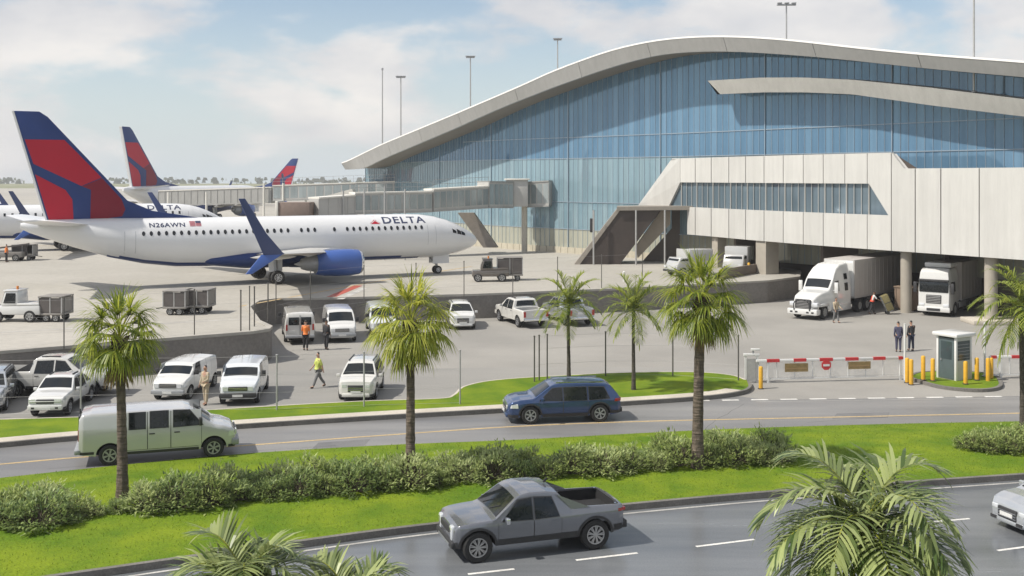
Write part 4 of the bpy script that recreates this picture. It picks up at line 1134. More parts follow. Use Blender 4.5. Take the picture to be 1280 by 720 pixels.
# ---- conventional pickup
def pickup(loc, rz, label, P, sail=False, group=None, cap=False, name='pickup_truck'):
    root = thing(name, loc, rz, label, 'pickup truck', group)
    half = 1.0; r = .40
    bz = 1.27
    top = [(-2.85,1.05),(-2.83,bz-.02),(-2.75,bz),(-1.08,bz),(-1.04,bz+.02),(-.92,1.76),(-.78,1.86),(-.2,1.90),(.35,1.88),(.62,1.80),(1.26,1.33),(1.40,1.26),(2.0,1.22),(2.5,1.14),(2.68,1.05),(2.76,.92),(2.78,.68)]
    B = Body(top, [(-2.9,1.18),(1.0,1.16),(2.8,1.05)], [(-2.85,.93),(-2.7,.98),(1.6,1.0),(2.3,.98),(2.6,.92),(2.76,.86),(2.78,.82)],
             [(-2.9,.58),(-2.3,.46),(2.2,.44),(2.8,.46)], [(-1.80,r),(1.78,r)], r+.10, tumble=.28, bed=(-2.75,-1.10,.80))
    B.mesh().build('body', P, root, smooth=32, doubles=True); wellshade(root, B, half)
    mb = MB(); B.patch_top(mb, 1.24, .64, .93, .90); mb.build('windscreen', M_glass, root, smooth=60)
    mb = MB(); B.patch_top(mb, -1.02, -.93, .82, .80); mb.build('rear_window', M_glass, root, smooth=60)
    for sy in (1,-1):
        for q in ([(.16,1.19),(1.06,1.22),(.56,1.72),(.16,1.76)], [(-.82,1.20),(.04,1.19),(.04,1.76),(-.72,1.73)]):
            side_win(B, q, sy, root)
        mb = MB(); B.end_patch(mb, True, *sorted((sy*.50,sy*.84)), .86,1.04, .025); mb.build('headlight', M_lamp, root); mb = MB(); B.quad_side(mb, [(2.42,.84),(2.72,.84),(2.70,1.02),(2.44,1.06)], sy, .012); mb.build('corner_lamp', M_lamp, root)
        mb = MB(); B.end_patch(mb, False, *sorted((sy*.76,sy*.93)), .80,1.18, .03); mb.build('tail_light', M_red, root)
        if sail:
            mb = MB(); mb.prism([(-.95,sy*.82,1.70),(-1.0,sy*.88,1.27),(-1.75,sy*.90,1.27)], (0,sy*.05,0)); mb.build('sail_panel', M_plastic, root)
    cladding(root, B, .12, P if not sail else M_plastic, arch=sail); seams(root, B, [-.88,.10,1.14], .55, 1.14); handles(root, B, [-.80,.2], 1.03, M_plastic)
    mirrors(root, B, .98, 1.18, P)
    MB().box(2.70,2.81,-.46,.46,.80,1.03).build('grille', M_plastic, root, bevel=.03)
    MB().box(2.80,2.83,-.80,.80,.90,.955).build('grille_bar', P if sail else M_chrome, root, bevel=.01)
    MB().box(2.62,2.86,-.90,.90,.46,.74).build('bumper', P, root, bevel=.06)
    mb = MB()
    for y in (-.62,.62): mb.box(2.84,2.87,y-.08,y+.08,.54,.64)
    mb.build('fog_lamp', M_plastic, root)
    MB().box(2.855,2.875,-.30,.30,.50,.62).build('number_plate', M_plate, root)
    MB().box(-2.98,-2.80,-.92,.92,.52,.70).build('rear_bumper', M_chrome, root, bevel=.04)
    MB().box(-2.875,-2.845,-.30,.30,.88,1.02).build('number_plate', M_plate, root)
    MB().box(-2.73,-1.12,-.74,.74,.803,.815).build('bed_liner', M_under, root)
    for sy in (1,-1):
        mb = MB(); mb.bar((-.6,sy*.62,1.935),(.3,sy*.62,1.935),.05,.05); mb.build('roof_rail', M_plastic, root)
    finish(root, B, P, half, [-1.80,1.78], r, .26, 6)
    return root

def sedan(loc, rz, label, P):
    root = thing('sedan', loc, rz, label, 'car'); half = .92; r = .34
    top = [(-2.35,.80),(-2.33,.98),(-2.2,1.03),(-1.75,1.05),(-1.65,1.07),(-.95,1.37),(-.6,1.43),(0,1.455),(.35,1.41),(.5,1.36),(1.2,1.0),(1.32,.96),(1.8,.92),(2.2,.82),(2.36,.70),(2.42,.50)]
    B = Body(top, [(-2.4,.93),(1,.90),(2.5,.75)], [(-2.35,.74),(-2.2,.86),(-1.6,.91),(1.3,.92),(1.9,.90),(2.2,.82),(2.36,.70),(2.42,.60)], [(-2.4,.34),(-1.9,.24),(1.9,.22),(2.5,.22)],
             [(-1.40,r),(1.42,r)], r+.05, tumble=.40)
    B.mesh().build('body', P, root, smooth=32, doubles=True); wellshade(root, B, half)
    mb = MB(); B.patch_top(mb, 1.18, .52, .92, .88); mb.build('windscreen', M_glass, root, smooth=60)
    mb = MB(); B.patch_top(mb, -1.62, -.98, .88, .84); mb.build('rear_window', M_glass, root, smooth=60)
    for sy in (1,-1):
        for q in ([(.0,.94),(1.0,.95),(.40,1.30),(.0,1.34)], [(-.98,.96),(-.08,.94),(-.08,1.34),(-.80,1.30)]):
            side_win(B, q, sy, root)
        mb = MB(); B.quad_side(mb, [(1.95,.60),(2.34,.58),(2.30,.70),(2.0,.76)], sy, .012); mb.build('headlight', M_lamp, root, smooth=50); MB().box(2.30,2.405,*sorted((sy*.42,sy*.66)),.56,.68).build('lamp_lens', M_lamp, root, bevel=.02)
        mb = MB(); mb.box(-2.38,-2.30,*sorted((sy*.42,sy*.74)),.78,.92); mb.build('tail_light', M_red, root)
    seams(root, B, [-1.0,-.04,1.05], .36, .92); handles(root, B, [-.95,.05], .80, P); mirrors(root, B, .92, .93, P)
    MB().box(2.36,2.45,-.38,.38,.34,.68).build('grille', M_plastic, root, bevel=.04)
    mb = MB()
    for z in (.42,.50,.58): mb.box(2.45,2.46,-.36,.36,z-.01,z+.01)
    mb.build('grille_bar', M_chrome, root)
    MB().box(2.455,2.475,-.25,.25,.44,.55).build('number_plate', M_plate, root)
    MB().box(2.28,2.46,-.66,.66,.22,.36).build('bumper', P, root, bevel=.05)
    mb = MB()
    for y in (-.52,.52): mb.box(2.40,2.475,y-.12,y+.12,.26,.35)
    mb.build('air_intake', M_plastic, root)
    finish(root, B, P, half, [-1.40,1.42], r, .22, 7)
    return root

PW = paint('white_car_paint', (0.62,0.62,0.60)); PW2 = paint('ivory_car_paint', (0.58,0.57,0.535)); PW3 = paint('cool_white_car_paint', (0.59,0.615,0.63))
PS = paint('silver_car_paint', (0.48,0.50,0.52), .5); PG = paint('silver_green_paint', (0.53,0.528,0.525), .2); PB = paint('blue_car_paint', (0.028,0.06,0.155), .35)
def between(f, r_, z=0):
    """place and heading from the ground points under the near front and near rear wheel"""
    a, b = Vector(gp(*f)), Vector(gp(*r_)); d = (a-b).normalized(); return (a+b)/2, d
m_, d_ = between((598,704), (744,687)); n_ = Vector((-d_.y, d_.x)); n_ = n_ if n_.y > 0 else -n_
c = m_+n_*.95
modern_pickup((c.x,c.y,.004), math.atan2(d_.y,d_.x), 'dark grey crew cab pickup driving on the near road')
m_, d_ = between((661,530.5), (751,527.5)); n_ = Vector((-d_.y, d_.x)); n_ = n_ if n_.y > 0 else -n_
c = m_+n_*.9
wagon((c.x,c.y,.004), math.atan2(d_.y,d_.x), 'dark blue estate style car with silver roof rails on the far road', PB, Hh=1.67)
m_, d_ = between((267,572), (137,582)); n_ = Vector((-d_.y, d_.x)); n_ = n_ if n_.y > 0 else -n_
c = m_+n_*.92
van((c.x,c.y,.004), math.atan2(d_.y,d_.x), 'silver green passenger van with three dark side windows on the far road', PG, side_wins='crew', xw=(-1.83,1.83), name='passenger_van', Lr=2.88, hh=1.92)
X, Y = gp(1238,668)
sedan((X+2.95, Y+1.0, .004), math.atan2(-1.0,-3.3), 'silver sedan nosing into view at the edge of the near road', PS)

GV = 'white vehicles in the car park'
def facing(x, y, front_len, rz, fn, *a, scl=1.0, **k):
    """put the vehicle's front (or rear) centre above that spot of the photograph"""
    X, Y = gp(x, y); d = Vector((math.cos(rz), math.sin(rz)))
    o = fn((X-d.x*front_len*scl, Y-d.y*front_len*scl, .004), rz, *a, **k); o.scale = (scl,)*3
    return o
X, Y = gp(73,498); pickup((X-.35,Y+1.0,.004), R(1), 'white pickup with black sail panels parked side on under the wall', PW2, sail=True, group=GV)
facing(56,524,2.8,R(-86), pickup, 'white pickup facing the road beside the first palm, nearest its lawn', PW, group=GV, sail=True, scl=.82)
facing(-22,519,2.5,R(-74), wagon, 'silver tall car half cut off by the left frame edge', PS, blunt=1, Hh=1.8, group=GV, scl=.9)
facing(209,503,2.7,R(-95), van, 'white van facing the road with tan clothed person at its side', PW, group=GV, Lr=2.3, hh=1.86, scl=.86)
facing(297,508,2.7,R(-84), van, 'white snub nosed van parked second right from the first palm', PW3, group=GV, Lr=2.2, grey=False, hh=1.86, scl=.90)
facing(444,504,2.5,R(-90), wagon, 'white tall car alone beside the second palm, facing the road', PW2, blunt=1.0, Hh=1.84, L=4.7, group=GV, half=1.0, scl=.90)
facing(375,431,-3.4,R(104), van, 'white van showing its dark rear window behind the orange vested person', PW2, group=GV, Lr=3.4, scl=.95)
facing(428,429,2.7,R(-76), van, 'white van in the far row facing forward beside the backed in van', PW, group=GV, Lr=2.7, scl=.93)
facing(480,421,2.7,R(-78), van, 'white van partly hidden behind the second palm crown', PW3, group=GV, Lr=2.6, scl=.9)
facing(579,413,2.3,R(-82), wagon, 'small white car parked nose out under the wall', PW, blunt=.9, L=4.5, Hh=1.72, half=.92, group=GV)
m_, d_ = between((622,400.5), (650,410)); n_ = Vector((-d_.y, d_.x)); n_ = n_ if n_.x > 0 else -n_
c = m_+n_*.92; pickup((c.x,c.y,.004), math.atan2(d_.y,d_.x), 'white crew cab pickup turned tail out beside the small white car', PW2, group=GV)
c = c+Vector((3.4,.9)); pickup((c.x,c.y,.004), math.atan2(d_.y,d_.x)-.05, 'silver white pickup half hidden behind the slender palm', PS, group=GV)

# ---- lorries at the dock
def box_trailer(root, x0, x1, half, z0, z1, m, rear_axles):
    mb = MB().box(x0,x1,-half,half,z0,z1)
    for x in [lerp(x0,x1,k/14) for k in range(1,14)]:
        for sy in (1,-1): mb.box(x-.025,x+.025,*sorted((sy*(half-.01),sy*(half+.018))),z0+.1,z1-.1)
    mb.build('trailer_box', m, root)
    MB().box(x0+.3,x1-.3,-.5,.5,z0-.28,z0-.005).build('chassis', M_under, root)
    mb = MB(); mb.box(x0+.02,x1-.02,-half-.012,half+.012,z0-.09,z0+.05); mb.build('side_rail', M_galv, root)
    for x in rear_axles:
        for sy in (1,-1): add_wheel(root, x, sy*(half-.22), .5, .42, 8, M_galv, .55)
M_trailer = mat('trailer_grey', (0.40,0.375,0.35), .5, .1, .06, .5)
def semi(loc, rz, label):
    root = thing('articulated_lorry', loc, rz, label, 'lorry'); P = PW; half = 1.22; r = .52
    # front of bumper at x=0, everything behind is negative
    top = [(-5.6,3.60),(-5.55,3.85),(-5.3,3.95),(-4.2,3.86),(-3.5,3.60),(-3.0,3.18),(-2.72,2.85),(-2.15,2.12),(-2.05,2.06),(-1.2,1.90),(-.5,1.70),(-.22,1.50),(-.12,1.2)]
    B = Body(top, [(-5.6,1.9),(-2.4,1.9),(-.1,1.45)], [(-5.6,1.16),(-5.4,1.2),(-2.7,1.18),(-2.2,1.10),(-1.6,1.02),(-.6,.92),(-.25,.80),(-.12,.7)], [(-5.6,.55),(-2.4,.55),(-2.1,.62),(-.1,.62)], [(-1.25,r)], r+.12, tumble=.05, edge=.14)
    B.mesh().build('cab', P, root, smooth=34, doubles=True); wellshade(root, B, 1.1)
    mb = MB(); B.patch_top(mb, -2.22, -2.68, .93, .93, .015); mb.build('windscreen', M_glass, root, smooth=60)
    for sy in (1,-1):
        for q in ([(-3.55,1.95),(-2.75,1.98),(-2.95,2.65),(-3.55,2.70)],[(-5.0,1.9),(-4.5,1.9),(-4.5,2.45),(-5.0,2.45)],[(-5.0,2.75),(-4.5,2.75),(-4.5,3.15),(-5.0,3.15)]):
            side_win(B, q, sy, root)
        mb = MB(); mb.box(-.75,-.12,*sorted((sy*.66,sy*1.14)),.95,1.28); mb.build('headlight', M_lamp, root, bevel=.08)
        mb = MB(); mb.box(-1.95,-.60,*sorted((sy*.80,sy*1.20)),.95,1.16); mb.hexa([(-1.95,sy*.8,.6),(-1.8,sy*.8,.6),(-1.8,sy*1.2,.6),(-1.95,sy*1.2,.6)],[(-1.95,sy*.8,.95),(-1.7,sy*.8,.95),(-1.7,sy*1.2,.95),(-1.95,sy*1.2,.95)]); mb.build('wing', P, root, bevel=.05)
        mb = MB(); mb.box(-2.62,-2.46,*sorted((sy*1.32,sy*1.60)),1.85,2.65); mb.bar((-2.55,sy*1.1,2.0),(-2.55,sy*1.4,2.1),.05,.05); mb.build('wing_mirror', P, root, bevel=.04)
        MB().box(-5.5,-2.5,*sorted((sy*1.0,sy*1.24)),.40,.95).build('side_skirt', P, root, bevel=.04)
    MB().box(-.16,.0,-.62,.62,.80,1.50).build('grille', M_plastic, root, bevel=.05)
    mb = MB()
    for k in range(6): mb.box(.0,.02,-.56,.56,.86+k*.11,.90+k*.11)
    mb.build('grille_bar', M_chrome, root)
    MB().box(-.55,.10,-1.20,1.20,.36,.80).build('bumper', PW, root, bevel=.08)
    mb = MB()
    for y in (-.85,-.45,.45,.85): mb.box(.08,.115,y-.10,y+.10,.50,.62)
    mb.build('bumper_lamp', M_plastic, root)
    mb = MB()
    for k in range(7):
        a = math.pi*k/6; 
        if k: mb.bar((.16,-.62*math.cos(math.pi*(k-1)/6),1.15+.35*math.sin(math.pi*(k-1)/6)),(.16,-.62*math.cos(a),1.15+.35*math.sin(a)),.06,.06)
    mb.bar((.16,-.62,1.15),(.12,-.62,.7),.06,.06); mb.bar((.16,.62,1.15),(.12,.62,.7),.06,.06); mb.build('bull_bar', M_plastic, root)
    for sy in (1,-1): add_wheel(root, -1.25, sy*1.02, r, .32, 8, M_galv, .55)
    MB().box(-9.4,-5.0,-.45,.45,.55,1.0).build('frame', M_under, root)
    for x in (-7.1,-8.4):
        for sy in (1,-1): add_wheel(root, x, sy*.98, r, .46, 8, M_galv, .55)
    box_trailer(root, -16.5, -6.0, 1.28, 1.25, 4.12, M_trailer, (-14.2,-15.4))
    MB().box(-6.0,-5.97,-1.2,1.2,1.3,4.08).build('trailer_front', PW, root)
    return root
def cabover(loc, rz, label):
    root = thing('cabover_lorry', loc, rz, label, 'lorry'); half = 1.24; r = .5
    top = [(-2.3,3.30),(-2.28,3.55),(-2.1,3.62),(-.7,3.58),(-.35,3.50),(-.12,3.28),(-.06,2.72),(-.03,1.75),(.0,1.0)]
    B = Body(top, [(-2.3,1.75),(0,1.75)], [(-2.3,1.2),(-.6,1.22),(-.15,1.18),(0,1.10)], [(-2.3,.9),(-1.9,.50),(0,.45)], [(-1.35,r)], r+.1, tumble=.02, edge=.08, crown=.03)
    B.mesh().build('cab', PW, root, smooth=34, doubles=True); wellshade(root, B, 1.2)
    mb = MB(); mb.grid([[(-.03+.03-.035*k/3, y*1.08, 1.82+.28*k) for y in (-1,-.5,0,.5,1)] for k in range(4)])
    MB().box(-.08,.02,-1.08,1.08,1.82,2.62).build('windscreen', M_glass, root, bevel=.06)
    MB().box(-.10,.06,-1.12,1.12,2.62,2.80).build('sun_visor', M_plastic, root, bevel=.05)
    for sy in (1,-1):
        mb = MB(); B.quad_side(mb, [(-1.35,1.85),(-.30,1.85),(-.32,2.6),(-1.35,2.6)], sy); mb.build('side_window', M_glass, root)
        MB().box(-.05,.04,*sorted((sy*.68,sy*1.12)),.72,.96).build('headlight', M_lamp, root, bevel=.03)
        mb = MB(); mb.box(-.12,.08,*sorted((sy*1.26,sy*1.50)),1.75,2.55); mb.bar((-.05,sy*1.1,2.5),(-.02,sy*1.35,2.5),.05,.05); mb.build('wing_mirror', M_plastic, root, bevel=.04)
        MB().box(-2.2,-1.95,*sorted((sy*1.0,sy*1.22)),.35,.9).build('step', M_plastic, root)
    MB().box(-.05,.04,-.56,.56,.98,1.62).build('grille', M_plastic, root, bevel=.03)
    mb = MB()
    for k in range(5): mb.box(.035,.05,-.52,.52,1.04+k*.12,1.08+k*.12)
    mb.build('grille_bar', M_galv, root)
    MB().box(-.2,.08,-1.2,1.2,.34,.72).build('bumper', PW, root, bevel=.06)
    MB().box(.07,.095,-.5,.5,.42,.62).build('lower_grille', M_plastic, root)
    for sy in (1,-1): add_wheel(root, -1.35, sy*1.04, r, .32, 8, M_galv, .55)
    MB().box(-9.5,-2.2,-.45,.45,.55,.95).build('frame', M_under, root)
    for sy in (1,-1):
        add_wheel(root, -5.0, sy*1.0, r, .42, 8, M_galv, .55)
        MB().box(-4.3,-2.5,*sorted((sy*.95,sy*1.2)),.5,.95).build('fuel_tank', M_galv, root, bevel=.08)
    MB().box(-2.75,-.95,-1.0,1.0,3.62,4.02).build('air_deflector', PW, root, bevel=.12)
    box_trailer(root, -14.5, -2.7, 1.28, 1.15, 3.98, M_trailer, (-11.5,-12.8))
    # dark letters on the forehead of the cab, blurred past reading in the photograph: a plain strip of short strokes is not added
    return root
X, Y = gp(1003,399.5); semi((X,Y,.004), math.atan2(-12,-11), 'white long nosed lorry with pale trailer backed into the loading dock')
X, Y = gp(1167,395.5); cabover((X,Y,.004), math.atan2(-12,-9.5), 'white flat fronted lorry standing between the round dock columns')

# ---- apron vehicles
def tug(loc, rz, label, P, name='baggage_tug'):
    t = thing(name, loc, rz, label, 'tug')
    mb = MB(); mb.hexa([(-1.6,-.75,.45),(1.5,-.75,.45),(1.5,.75,.45),(-1.6,.75,.45)],[(-1.6,-.75,1.0),(1.45,-.72,.95),(1.45,.72,.95),(-1.6,.75,1.0)]); mb.build('body', P, t, bevel=.06)
    MB().box(-1.55,-.2,-.72,.72,1.0,1.15).build('engine_cover', P, t, bevel=.04)
    MB().hexa([(-.25,-.70,1.0),(.8,-.70,.98),(.8,.70,.98),(-.25,.70,1.0)],[(-.2,-.66,1.86),(.55,-.66,1.86),(.55,.66,1.86),(-.2,.66,1.86)]).build('cab', P, t, bevel=.04)
    for sy in (1,-1):
        MB().add([(-.12,sy*.715,1.15),(.62,sy*.715,1.15),(.46,sy*.69,1.75),(-.12,sy*.69,1.75)],[(0,1,2,3)]).build('side_window', M_glass, t)
    MB().add([(.80,-.6,1.1),(.80,.6,1.1),(.60,.6,1.8),(.60,-.6,1.8)],[(0,1,2,3)]).build('windscreen', M_glass, t)
    MB().box(-.25,.65,-.70,.70,1.86,1.93).build('roof', P, t, bevel=.02)
    MB().tube((.1,0,1.93),(.1,0,2.12),.07,n=10).build('beacon', M_orangelamp, t)
    for x in (-1.0,1.0):
        for sy in (1,-1): add_wheel(t, x, sy*.68, .36, .22, 6, M_galv)
    return t
M_cart = mat('cart_grey', (0.25,0.235,0.215), .6, .2, .1, 2); M_cartd = mat('cart_curtain', (0.09,0.08,0.075), .8, 0, .15, 3)
def cart(loc, rz, label, group='baggage carts on the apron', h=1.5, l=1.5):
    t = thing('baggage_cart', loc, rz, label, 'baggage cart', group)
    MB().box(-l/2,l/2,-.75,.75,.42,.55).build('deck', M_cart, t, bevel=.02)
    MB().box(-l/2,l/2,-.78,.78,h,h+.07).build('roof', M_cart, t, bevel=.02)
    for x in (-l/2+.04,0,l/2-.04):
        for y in (-.72,.72): MB().box(x-.03,x+.03,y-.03,y+.03,.55,h).build('post', M_galv, t)
    MB().box(-l/2+.08,l/2-.6,-.735,-.72,.58,h-.04).build('curtain', M_cartd, t)
    MB().box(-l/2+.08,l/2-.08,.72,.735,.58,h-.04).build('curtain', M_cartd, t)
    MB().box(-l/2+.06,-l/2+.10,-.68,.68,.58,h-.04).build('end_panel', M_cart, t)
    MB().box(l/2-.10,l/2-.06,-.68,.68,.58,h-.04).build('end_panel', M_cart, t)
    for x in (-l/2+.45,l/2-.45):
        for sy in (1,-1): add_wheel(t, x, sy*.6, .24, .14, 5, M_galv)
    MB().bar((l/2,0,.45),(l/2+.7,0,.35),.06,.06).build('tow_bar', M_plastic, t)
    return t
def ap(x, y): p = gp(x, y, AP); return (p[0], p[1], AP)
tug(ap(24,401), R(178), 'white baggage tug pulling carts at the apron edge', PW)
for x, y, lab in ((70,401,'grey baggage cart hitched directly behind the white tug'),(223,392.6,'baggage cart beside the first palm crown, hitched before the last cart'),(251,391,'grey baggage cart last in line, clear of the palm')):
    cart(ap(x,y), R(176), lab)
PT = paint('tug_brown', (0.10,0.085,0.07))
tug(ap(612,351.5), R(184), 'small dark tug standing before the airliner nose', PT)
cart(ap(637,350), R(182), 'grey baggage cart behind the small dark tug', h=1.9, l=2.2)
# loaders and service trucks at the left edge
def loader(loc, rz, label):
    t = thing('belt_loader', loc, rz, label, 'ground vehicle')
    MB().box(-1.8,1.8,-.8,.8,.4,.95).build('body', M_cart, t, bevel=.05)
    mb = MB(); mb.bar((-2.4,0,1.1),(2.2,0,1.75),.8,.16); mb.build('belt', M_cartd, t)
    mb = MB()
    for x in (-.9,1.4): mb.bar((x,.5,.9),(x,.5,1.5),.06,.06)
    mb.build('strut', M_galv, t)
    MB().box(-1.6,-.9,-.75,-.2,.95,1.3).build('seat', M_plastic, t, bevel=.04)
    for x in (-1.2,1.2):
        for sy in (1,-1): add_wheel(t, x, sy*.72, .36, .22, 5, M_galv)
    return t
loader(ap(8,326), R(5), 'grey belt loader parked at the far left of the apron')
cart(ap(31,325), R(4), 'open baggage cart beside the far left belt loader', h=1.6, l=2.2)
def step_van(loc, rz, label, P, l=4.6, h=2.9):
    t = thing('box_truck', loc, rz, label, 'truck')
    MB().box(-l/2,l/2-1.4,-1.05,1.05,.75,h).build('box', P, t, bevel=.05)
    MB().hexa([(l/2-1.4,-1,.55),(l/2,-.95,.55),(l/2,.95,.55),(l/2-1.4,1,.55)],[(l/2-1.4,-1,h-.7),(l/2-.55,-.9,h-.7),(l/2-.55,.9,h-.7),(l/2-1.4,1,h-.7)]).build('cab', P, t, bevel=.06)
    z1 = h-.82; zz = 1.35
    fx = lambda z: lerp(l/2, l/2-.55, (z-.55)/(h-1.25))+.012
    MB().add([(fx(zz),-.8,zz),(fx(zz),.8,zz),(fx(z1),.76,z1),(fx(z1),-.76,z1)],[(0,1,2,3)]).build('windscreen', M_glass, t)
    for sy in (1,-1):
        MB().add([(l/2-1.3,sy*1.01,zz),(l/2-.5,sy*.985,zz),(l/2-.75,sy*.955,z1),(l/2-1.3,sy*1.005,z1)],[(0,1,2,3)]).build('side_window', M_glass, t)
        MB().box(l/2-.03,l/2+.03,*sorted((sy*.55,sy*.85)),.72,.92).build('headlight', M_lamp, t)
    MB().box(l/2-.1,l/2+.08,-.95,.95,.40,.58).build('bumper', M_plastic, t)
    MB().box(-l/2+.1,l/2-.2,-.5,.5,.42,.75).build('frame', M_under, t)
    for x in (-l/2+.9,l/2-.8):
        for sy in (1,-1): add_wheel(t, x, sy*.88, .4, .25, 6, M_galv)
    return t
PT2 = paint('grey_white_paint', (0.42,0.42,0.41))
step_van(ap(860,344), R(-155), 'small white box truck parked left of the square dock pillars', PT2, 3.9, 2.35)
step_van(ap(922,340.5), R(-115), 'pale box truck tucked between the two square dock pillars', PT2, 4.0, 2.4)
# ------------------------------------------------------------------ airliners
M_fus = mat('fuselage_white', (0.68,0.685,0.69), 0.3, 0, 0.03, 0.3, coat=0.4)
M_blue = mat('livery_blue', (0.012,0.036,0.15), 0.4, 0, 0.08, 0.4, spec=.3)
M_bluem = mat('livery_bright_blue', (0.035,0.095,0.33), 0.35, 0, 0.08, 0.4, coat=0.3)
M_lred = mat('livery_red', (0.40,0.010,0.030), 0.5, 0, 0.06, 0.4, spec=.25)
M_ldred = mat('livery_dark_red', (0.19,0.008,0.024), 0.5, 0, 0.06, 0.4, spec=.25)
M_wing = mat('wing_grey', (0.50,0.49,0.46), 0.4, 0.1, 0.05, 0.4)
M_win = mat('cabin_window', (0.012,0.014,0.018), 0.15, 0)
M_ink = mat('dark_lettering', (0.03,0.04,0.09), 0.5)
FS = [(-18.9,5.02,.16,.20),(-18.3,4.95,.38,.45),(-17.2,4.78,.62,.72),(-15,4.38,1.02,1.12),(-12.5,3.98,1.42,1.55),(-10,3.68,1.70,1.82),(-7.5,3.5,1.84,1.97),(-5,3.45,1.88,2.0),(0,3.45,1.88,2.0),(6,3.45,1.88,2.0),
      (12,3.45,1.88,2.0),(13.8,3.43,1.85,1.96),(15.2,3.36,1.74,1.84),(16.4,3.26,1.55,1.62),(17.4,3.15,1.30,1.34),(18.2,3.05,1.02,1.04),(18.9,2.97,.70,.72),(19.35,2.93,.42,.43),(19.6,2.90,.12,.12)]
def fus(x):
    for a, b in zip(FS, FS[1:]):
        if a[0] <= x <= b[0]:
            t = (x-a[0])/(b[0]-a[0]); return [lerp(p, q, t) for p, q in zip(a[1:], b[1:])]
    return list(FS[0][1:] if x < FS[0][0] else FS[-1][1:])
def fside(x, z, off=.012, sy=-1):
    zc, rw, rh = fus(x); u = max(-1, min(1, (z-zc)/rh))
    y = rw*math.sqrt(max(0, 1-u*u)); n = Vector((0, y/rw**2+1e-6, u/rh)).normalized()
    return (x, sy*(y+n.y*off), z+n.z*off)
def airliner(loc, rz, label, scale=1.0, detail=True, name_side=True, windows=True):
    root = thing('airliner', loc, rz, label, 'airliner', None, scale)
    xs = sorted(set([f[0] for f in FS]+[-18.9+38.5*k/44 for k in range(45)])); n = 40
    rings, mb = [], MB()
    sm = catmull(FS, 6)
    def fs2(x): return fus(x)
    for x in xs:
        zc, rw, rh = fs2(x); rings.append([(x, rw*math.sin(2*math.pi*i/n), zc+rh*math.cos(2*math.pi*i/n)) for i in range(n)])
    for k in range(len(rings)-1):
        for i in range(n):
            a = 360*(i+.5)/n; xm = (xs[k]+xs[k+1])/2
            low = 142 if -11.5 < xm < 11.5 else 151 if -13.2 < xm < 13.2 else 999
            j = (i+1) % n
            mb.add([rings[k][i],rings[k][j],rings[k+1][j],rings[k+1][i]],[(0,1,2,3)], 1 if abs(180-a) < 180-low else 0)
    mb.add(rings[0], [tuple(range(n))]); mb.add(rings[-1], [tuple(range(n))])
    mb.build('fuselage', [M_fus, M_blue], root, smooth=60, doubles=True)
    # belly fairing
    mb = MB(); rr = []
    for x, w, h in ((-6.5,.4,.1),(-5,1.5,.55),(-2,2.05,.95),(3,2.1,1.0),(6,1.7,.7),(8,.5,.15)):
        rr.append([(x, w*math.sin(2*math.pi*i/20), 2.02+h*math.cos(2*math.pi*i/20)*.9) for i in range(20)])
    mb.rings(rr).build('belly_fairing', M_blue, root, smooth=60)
    for sy in (1,-1):
        secs = [(1.2,6.6,-1.4,2.35,.75),(6.0,2.9,-1.55,2.68,.45),(16.9,-3.3,-4.9,3.45,.20)]
        rg = []
        for y, le, te, z, th in secs:
            c = le-te; y = sy*y
            rg.append([(le,y,z),(le-.12*c,y,z+th*.5),(le-.4*c,y,z+th*.6),(le-.75*c,y,z+th*.32),(te,y,z+.02),(le-.75*c,y,z-th*.16),(le-.4*c,y,z-th*.36),(le-.12*c,y,z-th*.34)])
        w = MB().rings(rg).build('wing', M_wing, root, smooth=35)
        pr = lambda P: [(x, sy*y, z) for x, y, z in P]
        wm = MB(); wm.prism(pr([(-3.4,16.9,3.42),(-4.85,16.9,3.42),(-6.75,17.7,7.3),(-6.3,17.7,7.3),(-4.75,17.3,4.9)]), (0,sy*.10,0)); wl = wm.build('winglet', mat('winglet_blue',(0.035,0.055,0.15),.35,.1,.06,.5), root, bevel=.03)
        wm = MB(); wm.prism(pr([(-3.5,16.9,3.44),(-5.0,16.9,3.44),(-6.2,17.35,2.2),(-5.75,17.35,2.2)]), (0,sy*.08,0)); wm.build('winglet_strake', M_bluem, root, bevel=.02)
        # flap track fairings
        for y in (3.8,7.6,10.8):
            le = interp([(1.2,6.6),(6,2.9),(16.9,-3.3)], y); te = interp([(1.2,-1.4),(6,-1.55),(16.9,-4.9)], y); zz = interp([(1.2,2.35),(6,2.68),(16.9,3.45)], y)
            MB().lathe([(0.01,te-.9),(.16,te-.2),(.2,te+.9),(.12,te+1.8),(.01,te+2.3)], 'x', (0,sy*y,zz-.24), 10).build('flap_fairing', M_wing, root, smooth=50)
        # engine
        e = (0, sy*4.83, 1.72)
        nc = MB().lathe([(.80,6.45),(.93,6.5),(1.02,6.3),(1.10,5.6),(1.11,4.6),(1.04,3.4),(.90,2.7),(.84,2.65)], 'x', e, 32).build('engine', M_bluem, root, smooth=50)
        MB().lathe([(.78,6.2),(.80,6.46),(.87,6.57),(.95,6.52),(1.0,6.36),(1.02,6.29)], 'x', e, 32).build('inlet_lip', M_chrome, root, smooth=50).parent = nc
        MB().lathe([(.80,6.3),(.78,5.9),(.25,5.85),(.2,6.1),(.01,6.3)], 'x', e, 24).build('fan', M_plastic, root, smooth=50).parent = nc
        MB().lathe([(.84,2.66),(.70,2.7),(.55,1.9),(.42,1.5),(.30,1.55),(.02,.9)], 'x', e, 24).build('exhaust_nozzle', M_steel, root, smooth=50).parent = nc
        MB().prism([(5.2,sy*4.83-.12,2.78),(2.4,sy*4.83-.12,2.2),(1.2,sy*4.83-.12,2.5),(3.9,sy*4.83-.12,2.95)], (0,.24,0)).build('pylon', M_fus, root)
        # tailplane
        rg = []
